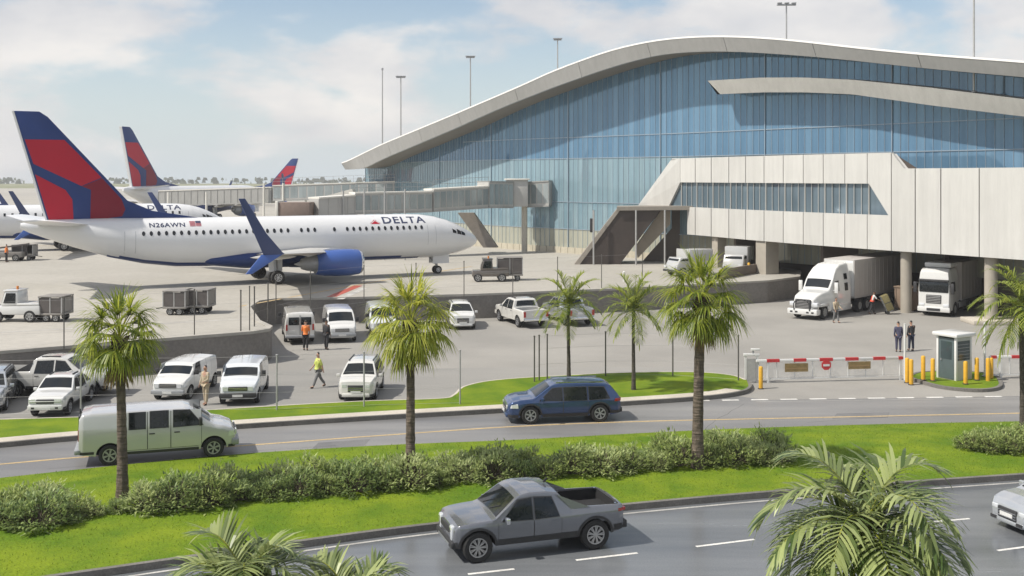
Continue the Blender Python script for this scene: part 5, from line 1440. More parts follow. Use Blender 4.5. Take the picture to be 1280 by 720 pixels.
        for y, le, te, z, th in ((.35,-13.9,-17.7,5.05,.34),(6.9,-17.9,-19.6,5.65,.12)):
            c = le-te; y = sy*y; rg.append([(le,y,z),(le-.3*c,y,z+th*.5),(te,y,z),(le-.3*c,y,z-th*.5)])
        MB().rings(rg).build('tailplane', M_fus, root, smooth=30)
        # main gear
        g = MB(); g.tube((0,sy*2.86,.5),(0,sy*2.5,2.4),.14,n=12); g.tube((.05,sy*2.86,.6),(1.0,sy*1.2,2.0),.07,n=8); g = g.build('main_gear', M_steel, root, smooth=40)
        MB().prism([(-.55,sy*2.62,1.0),(.55,sy*2.62,1.0),(.6,sy*2.45,2.1),(-.6,sy*2.45,2.1)], (0,sy*.04,0)).build('gear_door', M_fus, root)
        for dy in (-.43,.43):
            wt = add_wheel(root, 0, sy*2.86+dy*1.0, .57, .40, 8, M_fus, .55)
    ng = MB(); ng.tube((15.6,0,.4),(15.5,0,1.8),.10,n=12); ng.tube((15.6,0,.7),(14.7,0,1.7),.06,n=8); ng = ng.build('nose_gear', M_steel, root, smooth=40)
    for dy in (-.24,.24): add_wheel(root, 15.6, dy, .36, .22, 6, M_fus, .55)
    for sy in (1,-1):
        MB().box(15.0,16.6,*sorted((sy*.42,sy*.46)),.95,1.75).build('gear_door', M_fus, root)
    # fin with its painted livery
    th = .16
    P = {'a':(-5.6,5.43),'b':(-9.3,6.05),'c':(-11.2,6.9),'d':(-17.0,13.35),'e':(-17.6,13.75),'f':(-19.35,13.75),'g':(-16.9,4.9),'h':(-11,5.0)}
    out = [P[k] for k in 'abcdefgh']
    mb = MB(); n = len(out)
    def half_t(x, z): return lerp(.26, .10, max(0, min(1, (z-5)/8.5)))
    mb.prism([(x, -th, z) for x, z in out], (0, 2*th, 0)); fin = mb.build('fin', M_blue, root, bevel=.05)
    mb = MB(); mb.bar((-16.98,0,4.95),(-19.43,0,13.74),.36,.14); mb.build('rudder_edge', M_fus, root).parent = fin
    def livery(pl, m):
        mb = MB()
        for sy in (1,-1):
            y = sy*(th+.004); mb.prism([(x, y, z) for x, z in pl], (0, sy*.008, 0))
        mb.build('fin_marking', m, root).parent = fin
    TE = lambda z: lerp(-16.9, -19.35, (z-4.9)/(13.75-4.9))+.14
    LE = lambda z: interp([(5.43,-5.6),(6.05,-9.3),(6.9,-11.2),(13.35,-17.0)], z)-.05
    livery([(TE(11.6),11.6),(LE(11.6)-.35,11.6),(LE(10.6)-.30,10.6),(LE(8.7)-.25,8.7),(-14.6,8.05),(TE(9.6)+.05,9.75)], M_lred)
    livery([(LE(8.65)-.25,8.65),(LE(7.0)-.3,7.0),(-11.35,6.2),(-11.6,5.65),(-13.95,5.35),(-13.9,7.75),(-14.55,8.02)], M_ldred)
    livery([(TE(9.0),8.95),(-15.75,7.75),(-15.25,7.0),(-15.15,5.15),(TE(5.2),5.15)], M_lred)
    livery([(TE(7.2),7.2),(-15.6,7.75),(-15.25,7.0),(-15.15,5.16),(TE(5.2)+.02,5.16)], M_ldred) if False else None
    if windows:
        xs_ = [-9.2+k*.88 for k in range(26) if k not in ()]+[12.9-k*.60 for k in range(0)]
        xs_ = [x for x in xs_ if x < 13.6]
        if detail:
            fwd = [-10.2+.575*k for k in range(42)]
            for x in fwd:
                if 1.6 < x < 2.1 or 3.9 < x < 4.9 or 5.5 < x < 6.1: continue
                for sy in (-1,1):
                    rows = []
                    for j in range(5):
                        zz = 4.12+.36*j/4; ww = .125*math.sqrt(max(.12, 1-((j-2)/2.15)**2))
                        rows.append([fside(x-ww, zz, .014, sy), fside(x+ww, zz, .014, sy)])
                    MB().grid(rows).build('cabin_window', M_win, root, smooth=60)
        else:
            mb = MB()
            for k in range(29):
                x = -9.6+.83*k; mb.grid([[fside(x-.12,4.15,.02),fside(x+.12,4.15,.02)],[fside(x-.12,4.5,.02),fside(x+.12,4.5,.02)]])
            mb.build('cabin_window', M_win, root)
        for sy in (1,-1):
            for xa, xb, z0, z1, mm in ((17.05,17.5,3.62,4.05,0),(17.55,17.95,3.52,3.88,0),(16.55,16.95,3.74,4.10,0)):
                rows = [[fside(lerp(xa,xb,i/3), lerp(z0,z1,j/3)-.22*(i/3)*(1 if j else .4), .016, sy) for i in range(4)] for j in range(4)]
                MB().grid(rows).build('cockpit_window', M_win, root, smooth=60)
        for x in (13.95,-11.6):
            for sy in (1,-1):
                mb = MB()
                for xa in (x, x+.80):
                    mb.grid([[fside(xa,2.75+1.75*j/6,.006,sy), fside(xa+.025,2.75+1.75*j/6,.006,sy)] for j in range(7)])
                mb.build('door_outline', M_steel, root)
    if name_side:
        tx = text_mesh('DELTA', 1.18, .022, 1.12)
        w0 = min(v.co.x for v in tx.vertices); w1 = max(v.co.x for v in tx.vertices)
        def arc(u, v, x0, z0):      # letters follow the skin: v is measured along the girth
            zc, rw, rh = fus(x0+u); a0 = math.asin(max(-1,min(1,(z0-zc)/rh))); a = a0+v/((rw+rh)/2)
            return (x0+u, -(rw+.014)*math.cos(a), zc+(rh+.014)*math.sin(a))
        text_obj('airline_name', tx, lambda u, v: arc((u-w0)*4.05/(w1-w0), v, 9.85, 4.70), M_ink, root)
        mb = MB()
        for pl in ([(0,0),(.44,.34),(.44,1.0)], [(.96,0),(.52,.34),(.52,1.0)], [(.05,-.06),(.91,-.06),(.48,.28)]):
            pl = [arc(u, v, 8.65, 4.72) for u, v in pl]; mb.add(pl, [(0,1,2)])
        mb.build('airline_emblem', M_lred, root)
        if detail:
            tx = text_mesh('N26AWN', .62, .012, 1.1)
            text_obj('registration', tx, lambda u, v: arc(u, v, -9.75, 4.78), M_ink, root)
            fl = MB(); fm = MB(); fw = MB()
            for k in range(7): fl.grid([[arc(u, k*.09, -6.6, 4.80) for u in (0,.45)],[arc(u, k*.09+.05, -6.6, 4.80) for u in (0,.45)]])
            fm.grid([[arc(u, .3, -6.12, 4.80) for u in (0,.42)],[arc(u, .62, -6.12, 4.80) for u in (0,.42)]])
            for k in range(4): fl.grid([[arc(u, k*.09, -6.12, 4.80) for u in (0,.42)],[arc(u, k*.09+.05, -6.12, 4.80) for u in (0,.42)]])
            fl.build('flag_stripes', mat('flag_red', (0.45,0.10,0.12), .5), root); fm.build('flag_canton', M_ink, root)
    return root
h0 = R(28); d0 = Vector((math.cos(h0), math.sin(h0)))
airliner((-20.6,90.8,AP), h0, 'nearest white airliner with blue belly, blue engine and red and blue fin')
nose = Vector((-37.3,140)); c = nose-d0*19.6
airliner((c.x,c.y,AP), h0, 'second airliner, its nose showing just above the nearest fuselage', 1.0, detail=False)
h1 = R(73); tl = Vector((-69.5,195)); sC = 1.3
c = tl+Vector((math.cos(h1),math.sin(h1)))*18.0*sC
airliner((c.x,c.y,AP), h1, 'large far airliner with pale fin rising behind the second airliner', sC, detail=False, name_side=False, windows=False)
c = Vector(((366-CX)/F*335, 335))
airliner((c.x-18,c.y,AP), R(172), 'most distant airliner with dark red fin leaning the other way', 1.06, detail=False, name_side=False, windows=False)
# its neighbour beyond the frame's left edge shows only a nose
nose = Vector(((30-CX)/F*172, 172)); c = nose-d0*19.6
airliner((c.x,c.y,AP), h0, 'airliner at the far left edge with only its nose in view', 1.0, detail=False, name_side=False)
# painted stand lines
ribbon('stand_line', [gp(300,383,AP), gp(470,352,AP), gp(590,333,AP)], .25, AP+.008, M_marky)
ribbon('stand_line', [gp(412,372,AP), gp(448,357,AP)], .7, AP+.008, M_redmark)
ribbon('stand_line', [gp(425,374,AP), gp(456,360,AP)], .5, AP+.008, M_markw)
ribbon('apron_line', [gp(-40,309,AP), gp(70,307,AP), gp(140,306,AP)], .3, AP+.008, M_marky)
ribbon('apron_line', [gp(-60,419,AP), gp(120,409,AP), gp(320,398,AP)], .2, AP+.008, M_markw)
# ------------------------------------------------------------------ palms and shrubs
M_trunk = streak_mat('palm_trunk', (0.15,0.118,0.09), .95, sets=((2.2,(.7,.7,6),.45),(9,(1,1,.4),.35),(.9,(1,1,1),.3)), bump=.9)
M_trunk_thin = streak_mat('slender_trunk', (0.075,0.064,0.052), .9, sets=((3,(.7,.7,5),.35),(12,(1,1,.5),.25)), bump=.6)
M_boot = mat('frond_stubs', (0.085,0.060,0.040), 0.95, 0, 0.3, 8, 0.6, 20)
M_fan = leaf_mat('fan_leaf', (0.085,0.14,0.014), (0.36,0.40,0.055), 0.48, 0.42)
M_fanY = leaf_mat('bright_fan_leaf', (0.15,0.205,0.02), (0.48,0.49,0.09), 0.48, 0.42)
M_pin = leaf_mat('feather_leaf', (0.085,0.14,0.02), (0.32,0.365,0.07), 0.45, 0.4)
M_grey = leaf_mat('grey_green_leaf', (0.045,0.085,0.02), (0.38,0.43,0.18), 0.30, 0.27)  # wide colour range also paints in leaflet highlights and dark gaps
M_deadf = leaf_mat('dry_leaf', (0.16,0.11,0.05), (0.30,0.21,0.09), 0.3, 0.7)
def frame(d, roll=0.0):
    d = Vector(d).normalized(); s = d.cross(Vector((0,0,1)))
    if s.length < 1e-3: s = Vector((1,0,0))
    s.normalize(); u = s.cross(d)
    if roll: s, u = s*math.cos(roll)+u*math.sin(roll), u*math.cos(roll)-s*math.sin(roll)
    return d, s, u
def blade(mb, p, d, up, L_, w, droop, mi=0, seg=3):
    """one pointed leaflet, bending down towards its tip, folded along the middle"""
    d, s, u = frame(d); pts_ = []; q = Vector(p); dd = Vector(d)
    for k in range(seg+1):
        t = k/seg; ww = w*(0.55+1.0*t-1.5*t*t) if k < seg else 0.004
        s2 = dd.cross(Vector((0,0,1)));
        if s2.length < 1e-3: s2 = s
        s2.normalize(); nn = s2.cross(dd)
        pts_.append((q-s2*ww/2, q+s2*ww/2)); q = q+dd*(L_/seg); dd = (dd+Vector((0,0,-droop/seg))).normalized()
    vs = [v for pr in pts_ for v in pr]
    mb.add(vs, [(2*k,2*k+1,2*k+3,2*k+2) for k in range(seg)], mi)
def fan_frond(mb, base, d, rng, pet=.9, bl=.85, mi=0, n=24, droop=.6):
    d, s, u = frame(d, rng.uniform(-.5,.5)); q = Vector(base); dd = Vector(d)
    for k in range(4):
        q2 = q+dd*pet/4; mb.bar(q, q2, .030, .016, 1); q = q2; dd = (dd+Vector((0,0,-.15))).normalized()
    d, s, u = frame(dd, rng.uniform(-.3,.3))
    for k in range(n):
        a = R(-112+224*(k+.5)/n+rng.uniform(-3,3)); r_ = bl*(0.72+0.28*math.cos(a*.7))*rng.uniform(.88,1.08)
        v = d*math.cos(a)+s*math.sin(a)+u*(0.22-.25*abs(math.sin(a)))
        blade(mb, q, v, u, r_, .074, droop*rng.uniform(.7,1.5), mi)
def feather_frond(mb, base, d, rng, L_=2.2, n=26, leaf=.55, arch=1.0, w=.045, mi=0, vee=.55, hang=.7):
    q = Vector(base); dd = Vector(d).normalized(); seg = 12
    for k in range(seg):
        t = k/seg; q2 = q+dd*L_/seg; mb.bar(q, q2, .034*(1-t*.75), .022*(1-t*.7), 1)
        if k >= 1:
            d_, s_, u_ = frame(dd)
            m = max(1, n//seg)
            for j in range(m):
                f = (k-1+j/m)/(seg-1); ll = leaf*(.45+1.1*math.sin(math.pi*min(1,.12+f*.86)))*rng.uniform(.85,1.1)*.72
                p = q+(q2-q)*(j/m)
                for sg in (1,-1):
                    v = s_*sg*.80+d_*(.42+.5*f)+u_*vee*rng.uniform(.4,1.1)
                    blade(mb, p, v, u_, ll, w*rng.uniform(.8,1.15), hang*rng.uniform(.6,1.4), mi, 3)
        q = q2; dd = (dd+Vector((0,0,-arch/seg*(0.5+t*1.4)))).normalized()
    blade(mb, q, dd, Vector((0,0,1)), leaf*.6, w, .5, mi)
def trunk_mesh(h, r0, r1, rng, lean=(0,0), n=14, rings_=26, bulge=0.0):
    mb = MB(); rg = []
    for k in range(rings_+1):
        t = k/rings_; r_ = lerp(r0, r1, t**.7)*(1+.05*(k % 2))+bulge*math.exp(-((t-.97)/.09)**2)+.10*r0*math.exp(-t*9)*3
        cx, cy = lean[0]*t*t, lean[1]*t*t
        rg.append([(cx+r_*math.cos(2*math.pi*i/n)*rng.uniform(.95,1.05), cy+r_*math.sin(2*math.pi*i/n)*rng.uniform(.95,1.05), h*t-.15*(k==0)) for i in range(n)])
    return mb.rings(rg)
def fan_palm(loc, h, label, seed, nf=34, pet=.85, bl=.85, leaf=M_fan, r0=.17, r1=.13, top_boost=0.0, lean=(0,0), emin=-38):
    rng = random.Random(seed); t = thing('palm_tree', loc, rng.uniform(0,6), label, 'palm tree')
    tr = trunk_mesh(h, r0, r1, rng, lean, bulge=.02).build('trunk', M_trunk, t, smooth=30)
    bt = MB()
    for k in range(120):           # old leaf bases under the crown
        a = rng.uniform(0,6.28); z = h-1.3*rng.random()**1.2; r_ = r1+.01
        p = Vector((lean[0]+math.cos(a)*r_, lean[1]+math.sin(a)*r_, z)); bt.bar(p, p+Vector((math.cos(a)*rng.uniform(.06,.2),math.sin(a)*rng.uniform(.06,.2),rng.uniform(.12,.26))), .08, .04)
    bt.build('frond_stubs', M_boot, tr)
    mb = MB(); top = Vector((lean[0],lean[1],h))
    for k in range(nf):
        f = (k+.5)/nf; el = R(lerp(84,emin,f**.95)+rng.uniform(-7,7)); az = k*2.39996+rng.uniform(-.2,.2)
        d = (math.cos(az)*math.cos(el), math.sin(az)*math.cos(el), math.sin(el))
        fan_frond(mb, top+Vector((0,0,.1-.25*f)), d, rng, pet*rng.uniform(.85,1.12)*(1.0 if f < .75 else .8), bl*rng.uniform(.88,1.08), 0, 25, .9+1.4*f)
    cr = mb.build('crown', [leaf, M_fanY], t)
    db = MB()
    for k in range(9):            # a few dry hanging fronds
        az = rng.uniform(0,6.28); el = R(rng.uniform(-78,-42)); d = (math.cos(az)*math.cos(el), math.sin(az)*math.cos(el), math.sin(el))
        fan_frond(db, top+Vector((0,0,-.3)), d, rng, pet*.75, bl*.7, 0, 14, 1.2)
    db.build('dry_fronds', [M_deadf, M_deadf], cr)
    return t
def feather_palm(loc, h, label, seed, nf=18, L_=2.0, leaf=.5, r0=.10, r1=.07, m=M_pin, trunk=M_trunk_thin, emin=-25, emax=80, arch=1.5, n=26, w=.045, shaft=True, hang=.7, vee=.5):
    rng = random.Random(seed); t = thing('palm_tree', loc, 0, label, 'palm tree')
    trunk_mesh(h, r0, r1, rng, (rng.uniform(-.08,.08),0), 12, 30).build('trunk', trunk, t, smooth=30)
    if shaft: MB().lathe([(r1*1.05,h-.05),(r1*1.35,h+.15),(r1*1.1,h+.5),(r1*.5,h+.85),(.01,h+1.0)], 'z', (0,0,0), 12).build('crownshaft', mat('crownshaft',(0.10,0.15,0.04),.5,0,.15,5), t, smooth=40)
    mb = MB()
    for k in range(nf):
        f = (k+.5)/nf; el = R(lerp(emax,emin,f)+rng.uniform(-6,6)); az = k*2.39996+rng.uniform(-.25,.25)
        d = (math.cos(az)*math.cos(el), math.sin(az)*math.cos(el), math.sin(el))
        feather_frond(mb, (0,0,h+(.55 if shaft else 0)-.15*f), d, rng, L_*rng.uniform(.85,1.1), n, leaf, arch*rng.uniform(.8,1.2), w, 0, vee, hang)
    mb.build('crown', [m, M_fanY], t)
    return t
def on_lawn(x, y):
    X, Y = gp(x, y, .15); return (X, Y, lawn_at(X, Y)-.02)
fan_palm(on_lawn(153,625), 5.1, 'fan palm with hanging dry fronds standing in front of the silver green van', 3, 38, .9, 1.0, lean=(-.10,.05), emin=-22)
fan_palm(on_lawn(513,603), 5.25, 'yellow green fan palm with straight thin trunk before the walking man', 8, 44, 1.0, 1.08, M_fanY, r0=.17, r1=.12, lean=(.06,0))
fan_palm(on_lawn(872,588), 5.85, 'tallest fan palm, its shaggy trunk left of the gate', 5, 42, 1.0, 1.15, r0=.20, r1=.16, lean=(-.12,.08))
X, Y = gp(711,474.5,.18); feather_palm((X,Y,.16), 3.35, 'slender feather palm in the island behind the blue car, left of its twin', 21, 24, 2.0, .62, hang=.8, w=.075)
X, Y = gp(792,487,.18); feather_palm((X,Y,.16), 3.45, 'slender feather palm in the island with a dry yellow frond, nearer the gate', 25, 25, 2.0, .62, hang=.8, w=.075)
X, Y = gp(1279,545,.15); feather_palm((X,Y,lawn_at(X,Y)-.02), 4.65, 'drooping feather palm at the right frame edge beyond the booth', 31, 26, 2.3, .70, r0=.13, r1=.10, emin=-40, hang=1.1, w=.075)
# palms close to the camera on the near verge: stand in the grass far below
feather_palm((6.55,20.0,.1), 3.95, 'big dark feather palm close up in front of the near road', 44, 36, 2.25, .84, .14, .11, M_grey, M_trunk, emin=-38, emax=66, arch=2.0, n=30, w=.105, shaft=False, hang=.9, vee=.35)
feather_palm((-4.5,18.2,.1), 3.6, 'pale stiff leaved palm close up, the larger of the bottom pair', 52, 26, 1.25, .62, .14, .12, M_grey, M_trunk, emin=-30, emax=66, arch=1.6, n=26, w=.085, shaft=False, hang=.7, vee=.5)
feather_palm((-2.7,18.0,.1), 3.4, 'pale stiff leaved palm close up, the smaller right one of the bottom pair', 57, 20, 1.05, .54, .12, .10, M_grey, M_trunk, emin=-25, emax=62, arch=1.6, n=24, w=.08, shaft=False, hang=.7, vee=.5)

# shrubs: leaf clumps on twigs, a few kinds
M_sh = [leaf_mat('shrub_leaf', (0.11,0.165,0.045), (0.42,0.49,0.18), .40, .5), leaf_mat('pale_shrub_leaf', (0.15,0.205,0.065), (0.50,0.56,0.26), .40, .5), leaf_mat('deep_shrub_leaf', (0.085,0.14,0.045), (0.32,0.40,0.14), .38, .5)]
M_twig = mat('twig', (0.09,0.07,0.05), .9, 0, .2, 10)
def shrub_meshes(seed, mi, n=1150):
    rng = random.Random(seed); mb = MB(); tw = MB()
    nb = 46; tips = []
    for k in range(nb):          # branch tips over an uneven dome
        az = rng.uniform(0,6.283); f = rng.random()**.6; el = math.acos(min(1,f*.98))
        r_ = rng.uniform(.72,1.08)
        tips.append(Vector((math.cos(az)*math.sin(el)*r_*.80, math.sin(az)*math.sin(el)*r_*.80, .12+math.cos(el)*r_*.92)))
    tips += [Vector((math.cos(a)*rng.uniform(.55,.85), math.sin(a)*rng.uniform(.55,.85), rng.uniform(.08,.4))) for a in [rng.uniform(0,6.283) for _ in range(22)]]
    for tp in tips:
        tw.bar((tp.x*.1,tp.y*.1,0), tp*.92, .016, .016)
        out = Vector((tp.x,tp.y,tp.z*.8)).normalized()
        for k in range(n//len(tips)):
            p = tp+Vector((rng.gauss(0,.085),rng.gauss(0,.085),rng.gauss(0,.085)))-out*abs(rng.gauss(0,.10))
            if p.z < .02: p.z = rng.uniform(.02,.2)
            d = (out+Vector((rng.uniform(-1,1),rng.uniform(-1,1),rng.uniform(-.5,1.1)))).normalized()
            blade(mb, p, d, out, rng.uniform(.11,.21), rng.uniform(.05,.085), rng.uniform(.2,.8), 0, 2)
    return mb, tw
PROTO = []
for k in range(6):
    mb, tw = shrub_meshes(100+k, k % 3)
    o = bpy.data.objects.new('shrub', None); COL.objects.link(o)
    mb.build('foliage', M_sh[k % 3], o); tw.build('stems', M_twig, o)
    PROTO.append(o)
rng = random.Random(77)
base = [(-150,674),(-110,670),(-70,667),(-30,663),(10,664),(48,664),(82,659),(112,652),(150,648),(186,645),(222,641),(262,637),(302,633),(338,629),(374,626),(408,623),(442,620),(478,617),(512,614.5),(545,612),(580,609),(612,607),(648,605),(684,602),(718,600),(752,597),(786,594.5),(820,592.5),(852,590.5),(884,589),(915,588.5),(945,586),(974,584)]
tall = {6:.85,7:.62,8:.62,17:1.1,18:1.15,11:1.1,30:1.25,31:1.1}
rows_ = [(x+rng.uniform(-4,4), y+rng.uniform(-1.5,1.5), tall.get(i,1.0)*rng.uniform(.72,1.22), i) for i, (x, y) in enumerate(base)]
rows_ += [(x+17+rng.uniform(-4,4), y-11+rng.uniform(-2,1.5), tall.get(i,1.0)*rng.uniform(.55,1.2), 50+i) for i, (x, y) in enumerate(base[:-1]) if i not in (7,8)]
rows_ += [(20,650,1.0,90),(60,640,.95,91),(905,580,1.25,92),(930,575,.9,93)]
used = [0]*6
for x, y, s, i in rows_:
    k = rng.choice((0,1,1,0,2) if not 9 < i < 14 else (2,2,0)); k = k+3*(rng.random() < .5)
    o = PROTO[k] if not used[k] else copy_tree(PROTO[k]); used[k] = 1
    X, Y = gp(x, y-4, .15); o.location = (X, Y, lawn_at(X,Y)-.03); o.rotation_euler = (0,0,rng.uniform(0,6.28)); o.scale = (s*rng.uniform(.9,1.15), s*rng.uniform(.9,1.1), s*.80)
    tag(o, 'leafy grey green shrub in the long hedge row on the median lawn', 'shrub', 'shrubs of the median hedge')
for x, y, s in ((1212,567,.72),(1238,570,.78),(1262,570,.85),(1288,569,.8),(1228,562,.75),(1254,561,.8),(1280,560,.85)):
    o = copy_tree(PROTO[0 if rng.random()<.6 else 3]); X, Y = gp(x, y-3, .15)
    o.location = (X, Y, lawn_at(X,Y)-.03); o.rotation_euler = (0,0,rng.uniform(0,6.28)); o.scale = (s*1.1,s*1.1,s*.82)
    tag(o, 'low shrub in the separate clump on the right of the median lawn', 'shrub', 'shrubs of the right hand clump')
for k in range(6):
    if not used[k]:
        for ch in list(PROTO[k].children): bpy.data.objects.remove(ch)
        bpy.data.objects.remove(PROTO[k])
# grass blades on the lawns
M_blade = leaf_mat('grass_blade', (0.085,0.155,0.008), (0.185,0.245,0.018), .25, .6)
mb = MB(); rg = random.Random(5)
for k in range(52000):
    i = rg.uniform(22,98); j = int(i); t = i-j; u = rg.random()
    a = lerp(ra[j][0],ra[j+1][0],t), lerp(ra[j][1],ra[j+1][1],t); b = lerp(rb[j][0],rb[j+1][0],t), lerp(rb[j][1],rb[j+1][1],t)
    X, Y = lerp(a[0],b[0],u), lerp(a[1],b[1],u)
    if abs(X) > Y*.5+1: continue
    z = lawn_z(u)-.01; h_ = rg.uniform(.035,.075); an = rg.uniform(0,6.28); w_ = .012
    lx, ly = rg.uniform(-.03,.03), rg.uniform(-.03,.03)
    mb.add([(X-math.cos(an)*w_,Y-math.sin(an)*w_,z),(X+math.cos(an)*w_,Y+math.sin(an)*w_,z),(X+lx,Y+ly,z+h_)],[(0,1,2)])
g = mb.build('grass', M_blade); g['kind'] = 'stuff'; g['label'] = 'short mown bright green grass covering the median'
# distant tree line
mb = MB(); rg = random.Random(9)
for k in range(900):
    X = rg.uniform(-1200,400); Y = rg.uniform(1480,1560); z = AP+rg.uniform(1,7.5); s = rg.uniform(2,5)
    a = rg.uniform(0,3.14)
    mb.add([(X-s*math.cos(a),Y-s*math.sin(a),z-s*.6),(X+s*math.cos(a),Y+s*math.sin(a),z-s*.5),(X+s*.6*math.cos(a),Y+s*.3,z+s*.5),(X-s*.5*math.cos(a),Y-s*.3,z+s*.6)],[(0,1,2,3)])
tl = mb.build('treeline', leaf_mat('far_tree_leaf',(0.05,0.07,0.03),(0.09,0.11,0.05),.1)); tl['kind'] = 'stuff'; tl['label'] = 'low dark line of trees along the far horizon'
# ------------------------------------------------------------------ people
M_skin = mat('skin', (0.38,0.22,0.15), .5, 0, .06, 10); M_skin2 = mat('brown_skin', (0.16,0.085,0.05), .5, 0, .06, 10)
M_hair = mat('dark_hair', (0.015,0.012,0.010), .5); M_shoe = mat('black_shoe', (0.015,0.014,0.013), .4)
M_eye = mat('eye', (0.02,0.015,0.012), .2); M_lip = mat('lip', (0.28,0.11,0.09), .5)
def skin_mesh(name, verts, edges, rad, m, parent, root=0, sub=1):
    me = bpy.data.meshes.new(name); me.from_pydata([tuple(v) for v in verts], edges, [])
    ob = bpy.data.objects.new(name, me); COL.objects.link(ob)
    ob.modifiers.new('s', 'SKIN').use_smooth_shade = True
    sl_ = me.skin_vertices[0].data
    for i, r in enumerate(rad):
        sl_[i].radius = (r, r) if not isinstance(r, tuple) else r; sl_[i].use_root = (i == root)
    ss = ob.modifiers.new('u', 'SUBSURF'); ss.levels = sub; ss.render_levels = sub
    dg = bpy.context.evaluated_depsgraph_get(); dg.update()
    new = bpy.data.meshes.new_from_object(ob.evaluated_get(dg))
    bpy.data.objects.remove(ob); bpy.data.meshes.remove(me)
    new.name = name; new.materials.clear(); new.materials.append(m)
    new.polygons.foreach_set('use_smooth', [True]*len(new.polygons))
    o = bpy.data.objects.new(name, new); COL.objects.link(o); o.parent = parent
    return o
def person(loc, rz, label, shirt, trousers, legs=(0,0), knees=(0,0), arms=((5,12),(5,12)), hair=M_hair, skinm=None, vest=None, jacket=False, bend=0, head_turn=0, cap=None, sc_=1.0):
    """legs: hip swing left/right in degrees, arms: (shoulder swing, elbow bend)"""
    skinm = skinm or M_skin
    t = thing('person', loc, rz, label, 'person', 'people on foot', sc_)
    pel = Vector((0,0,.94)); b = R(bend)
    up = Vector((math.sin(b),0,math.cos(b)))
    wa, ch, nk = pel+up*.16, pel+up*.40, pel+up*.56
    hd = nk+up*.10+Vector((.02,0,.05)); tp = hd+Vector((.0,0,.13))
    V = [pel, wa, ch, nk, nk+up*.06, hd, tp]; E = [(0,1),(1,2),(2,3),(3,4),(4,5),(5,6)]; Rr = [(.15,.11),(.135,.10),(.16,.115),(.075,.07),.055,(.082,.095),(.06,.07)]
    low = 9
    feet = []; hip_i = []
    for k, sy in enumerate((1,-1)):
        a = R(legs[k]); kn = R(knees[k])
        hp = pel+Vector((0,sy*.10,-.06)); k1 = hp+Vector((math.sin(a),0,-math.cos(a)))*.42; an = k1+Vector((math.sin(a-kn),0,-math.cos(a-kn)))*.42
        low = min(low, an.z-.075); feet.append((hp,k1,an,a-kn))
    dz = -low
    V = [v+Vector((0,0,dz)) for v in V]
    nb = len(V)
    legsV = []
    for k, (hp,k1,an,ang) in enumerate(feet):
        s = [p+Vector((0,0,dz)) for p in (hp,k1,an)]; toe = s[2]+Vector((.17*math.cos(ang*.6),0,-.045+.10*math.sin(ang*.6)))
        i = len(V); V += s+[toe]; E += [(0,i),(i,i+1),(i+1,i+2),(i+2,i+3)]; Rr += [.092,.062,.045,.036]; legsV.append((i,i+1,i+2,i+3))
    armsV = []
    for k, sy in enumerate((1,-1)):
        sw, el = R(arms[k][0]), R(arms[k][1])
        sh = V[2]+up*.10+Vector((0,sy*.185,0)); e_ = sh+Vector((math.sin(sw),sy*.12,-math.cos(sw))).normalized()*.29
        w_ = e_+Vector((math.sin(sw+el),sy*.02,-math.cos(sw+el))).normalized()*.25; h_ = w_+(w_-e_).normalized()*.085
        i = len(V); V += [sh,e_,w_,h_]; E += [(2,i),(i,i+1),(i+1,i+2),(i+2,i+3)]; Rr += [.060,.043,.030,(.040,.020)]; armsV.append((i,i+1,i+2,i+3,sy))
    body = skin_mesh('body', V, E, Rr, skinm, t)
    # fingers and face join the body's own mesh
    bm = bmesh.new(); bm.from_mesh(body.data)
    def fing(p, d, L_, r_):
        d1 = d.normalized(); p2 = p+d1*L_*.5; p3 = p2+(d1+Vector((.35,0,-.1))).normalized()*L_*.5
        mb = MB().tube(p,p2,r_,r_*.9,6).tube(p2,p3,r_*.9,r_*.7,6)
        vs = [bm.verts.new(v) for v in mb.v]
        for f in mb.f:
            try: bm.faces.new([vs[i] for i in f])
            except ValueError: pass
    for i0,i1,i2,i3,sy in armsV:
        d = (V[i3]-V[i2]).normalized()
        for q, (off, L_) in enumerate(((-.027,.075),(-.009,.085),(.009,.08),(.026,.062))):
            fing(V[i3]+Vector((off,0,0)), d, L_, .0085)
        fing(V[i2]+d*.03+Vector((.03,0,0)), d+Vector((.9,0,0)), .06, .0095)
    H_ = V[5]
    mb = MB().hexa([H_+Vector((.082,-.016,-.025)),H_+Vector((.115,-.012,-.02)),H_+Vector((.115,.012,-.02)),H_+Vector((.082,.016,-.025))],[H_+Vector((.08,-.008,.03)),H_+Vector((.09,-.005,.03)),H_+Vector((.09,.005,.03)),H_+Vector((.08,.008,.03))])
    for sy in (1,-1): mb.box(H_.x-.02,H_.x+.015,*sorted((H_.y+sy*.078,H_.y+sy*.098)),H_.z-.03,H_.z+.03)
    vs = [bm.verts.new(v) for v in mb.v]
    for f in mb.f: bm.faces.new([vs[i] for i in f])
    bm.to_mesh(body.data); bm.free()
    e = MB()
    for sy in (1,-1): e.box(H_.x+.074,H_.x+.092,*sorted((H_.y+sy*.022,H_.y+sy*.045)),H_.z+.012,H_.z+.026)
    e.build('eyes', M_eye, body); MB().box(H_.x+.072,H_.x+.092,H_.y-.022,H_.y+.022,H_.z-.058,H_.z-.046).build('mouth', M_lip, body)
    # clothes on the same skeleton, a little fuller
    cv = [V[0],V[1],V[2],V[3]-up*.01]; ce = [(0,1),(1,2),(2,3)]; cr_ = [(.175,.135),(.158,.122),(.182,.136),(.085,.08)]
    if jacket: cv[0] = V[0]-Vector((0,0,.06))
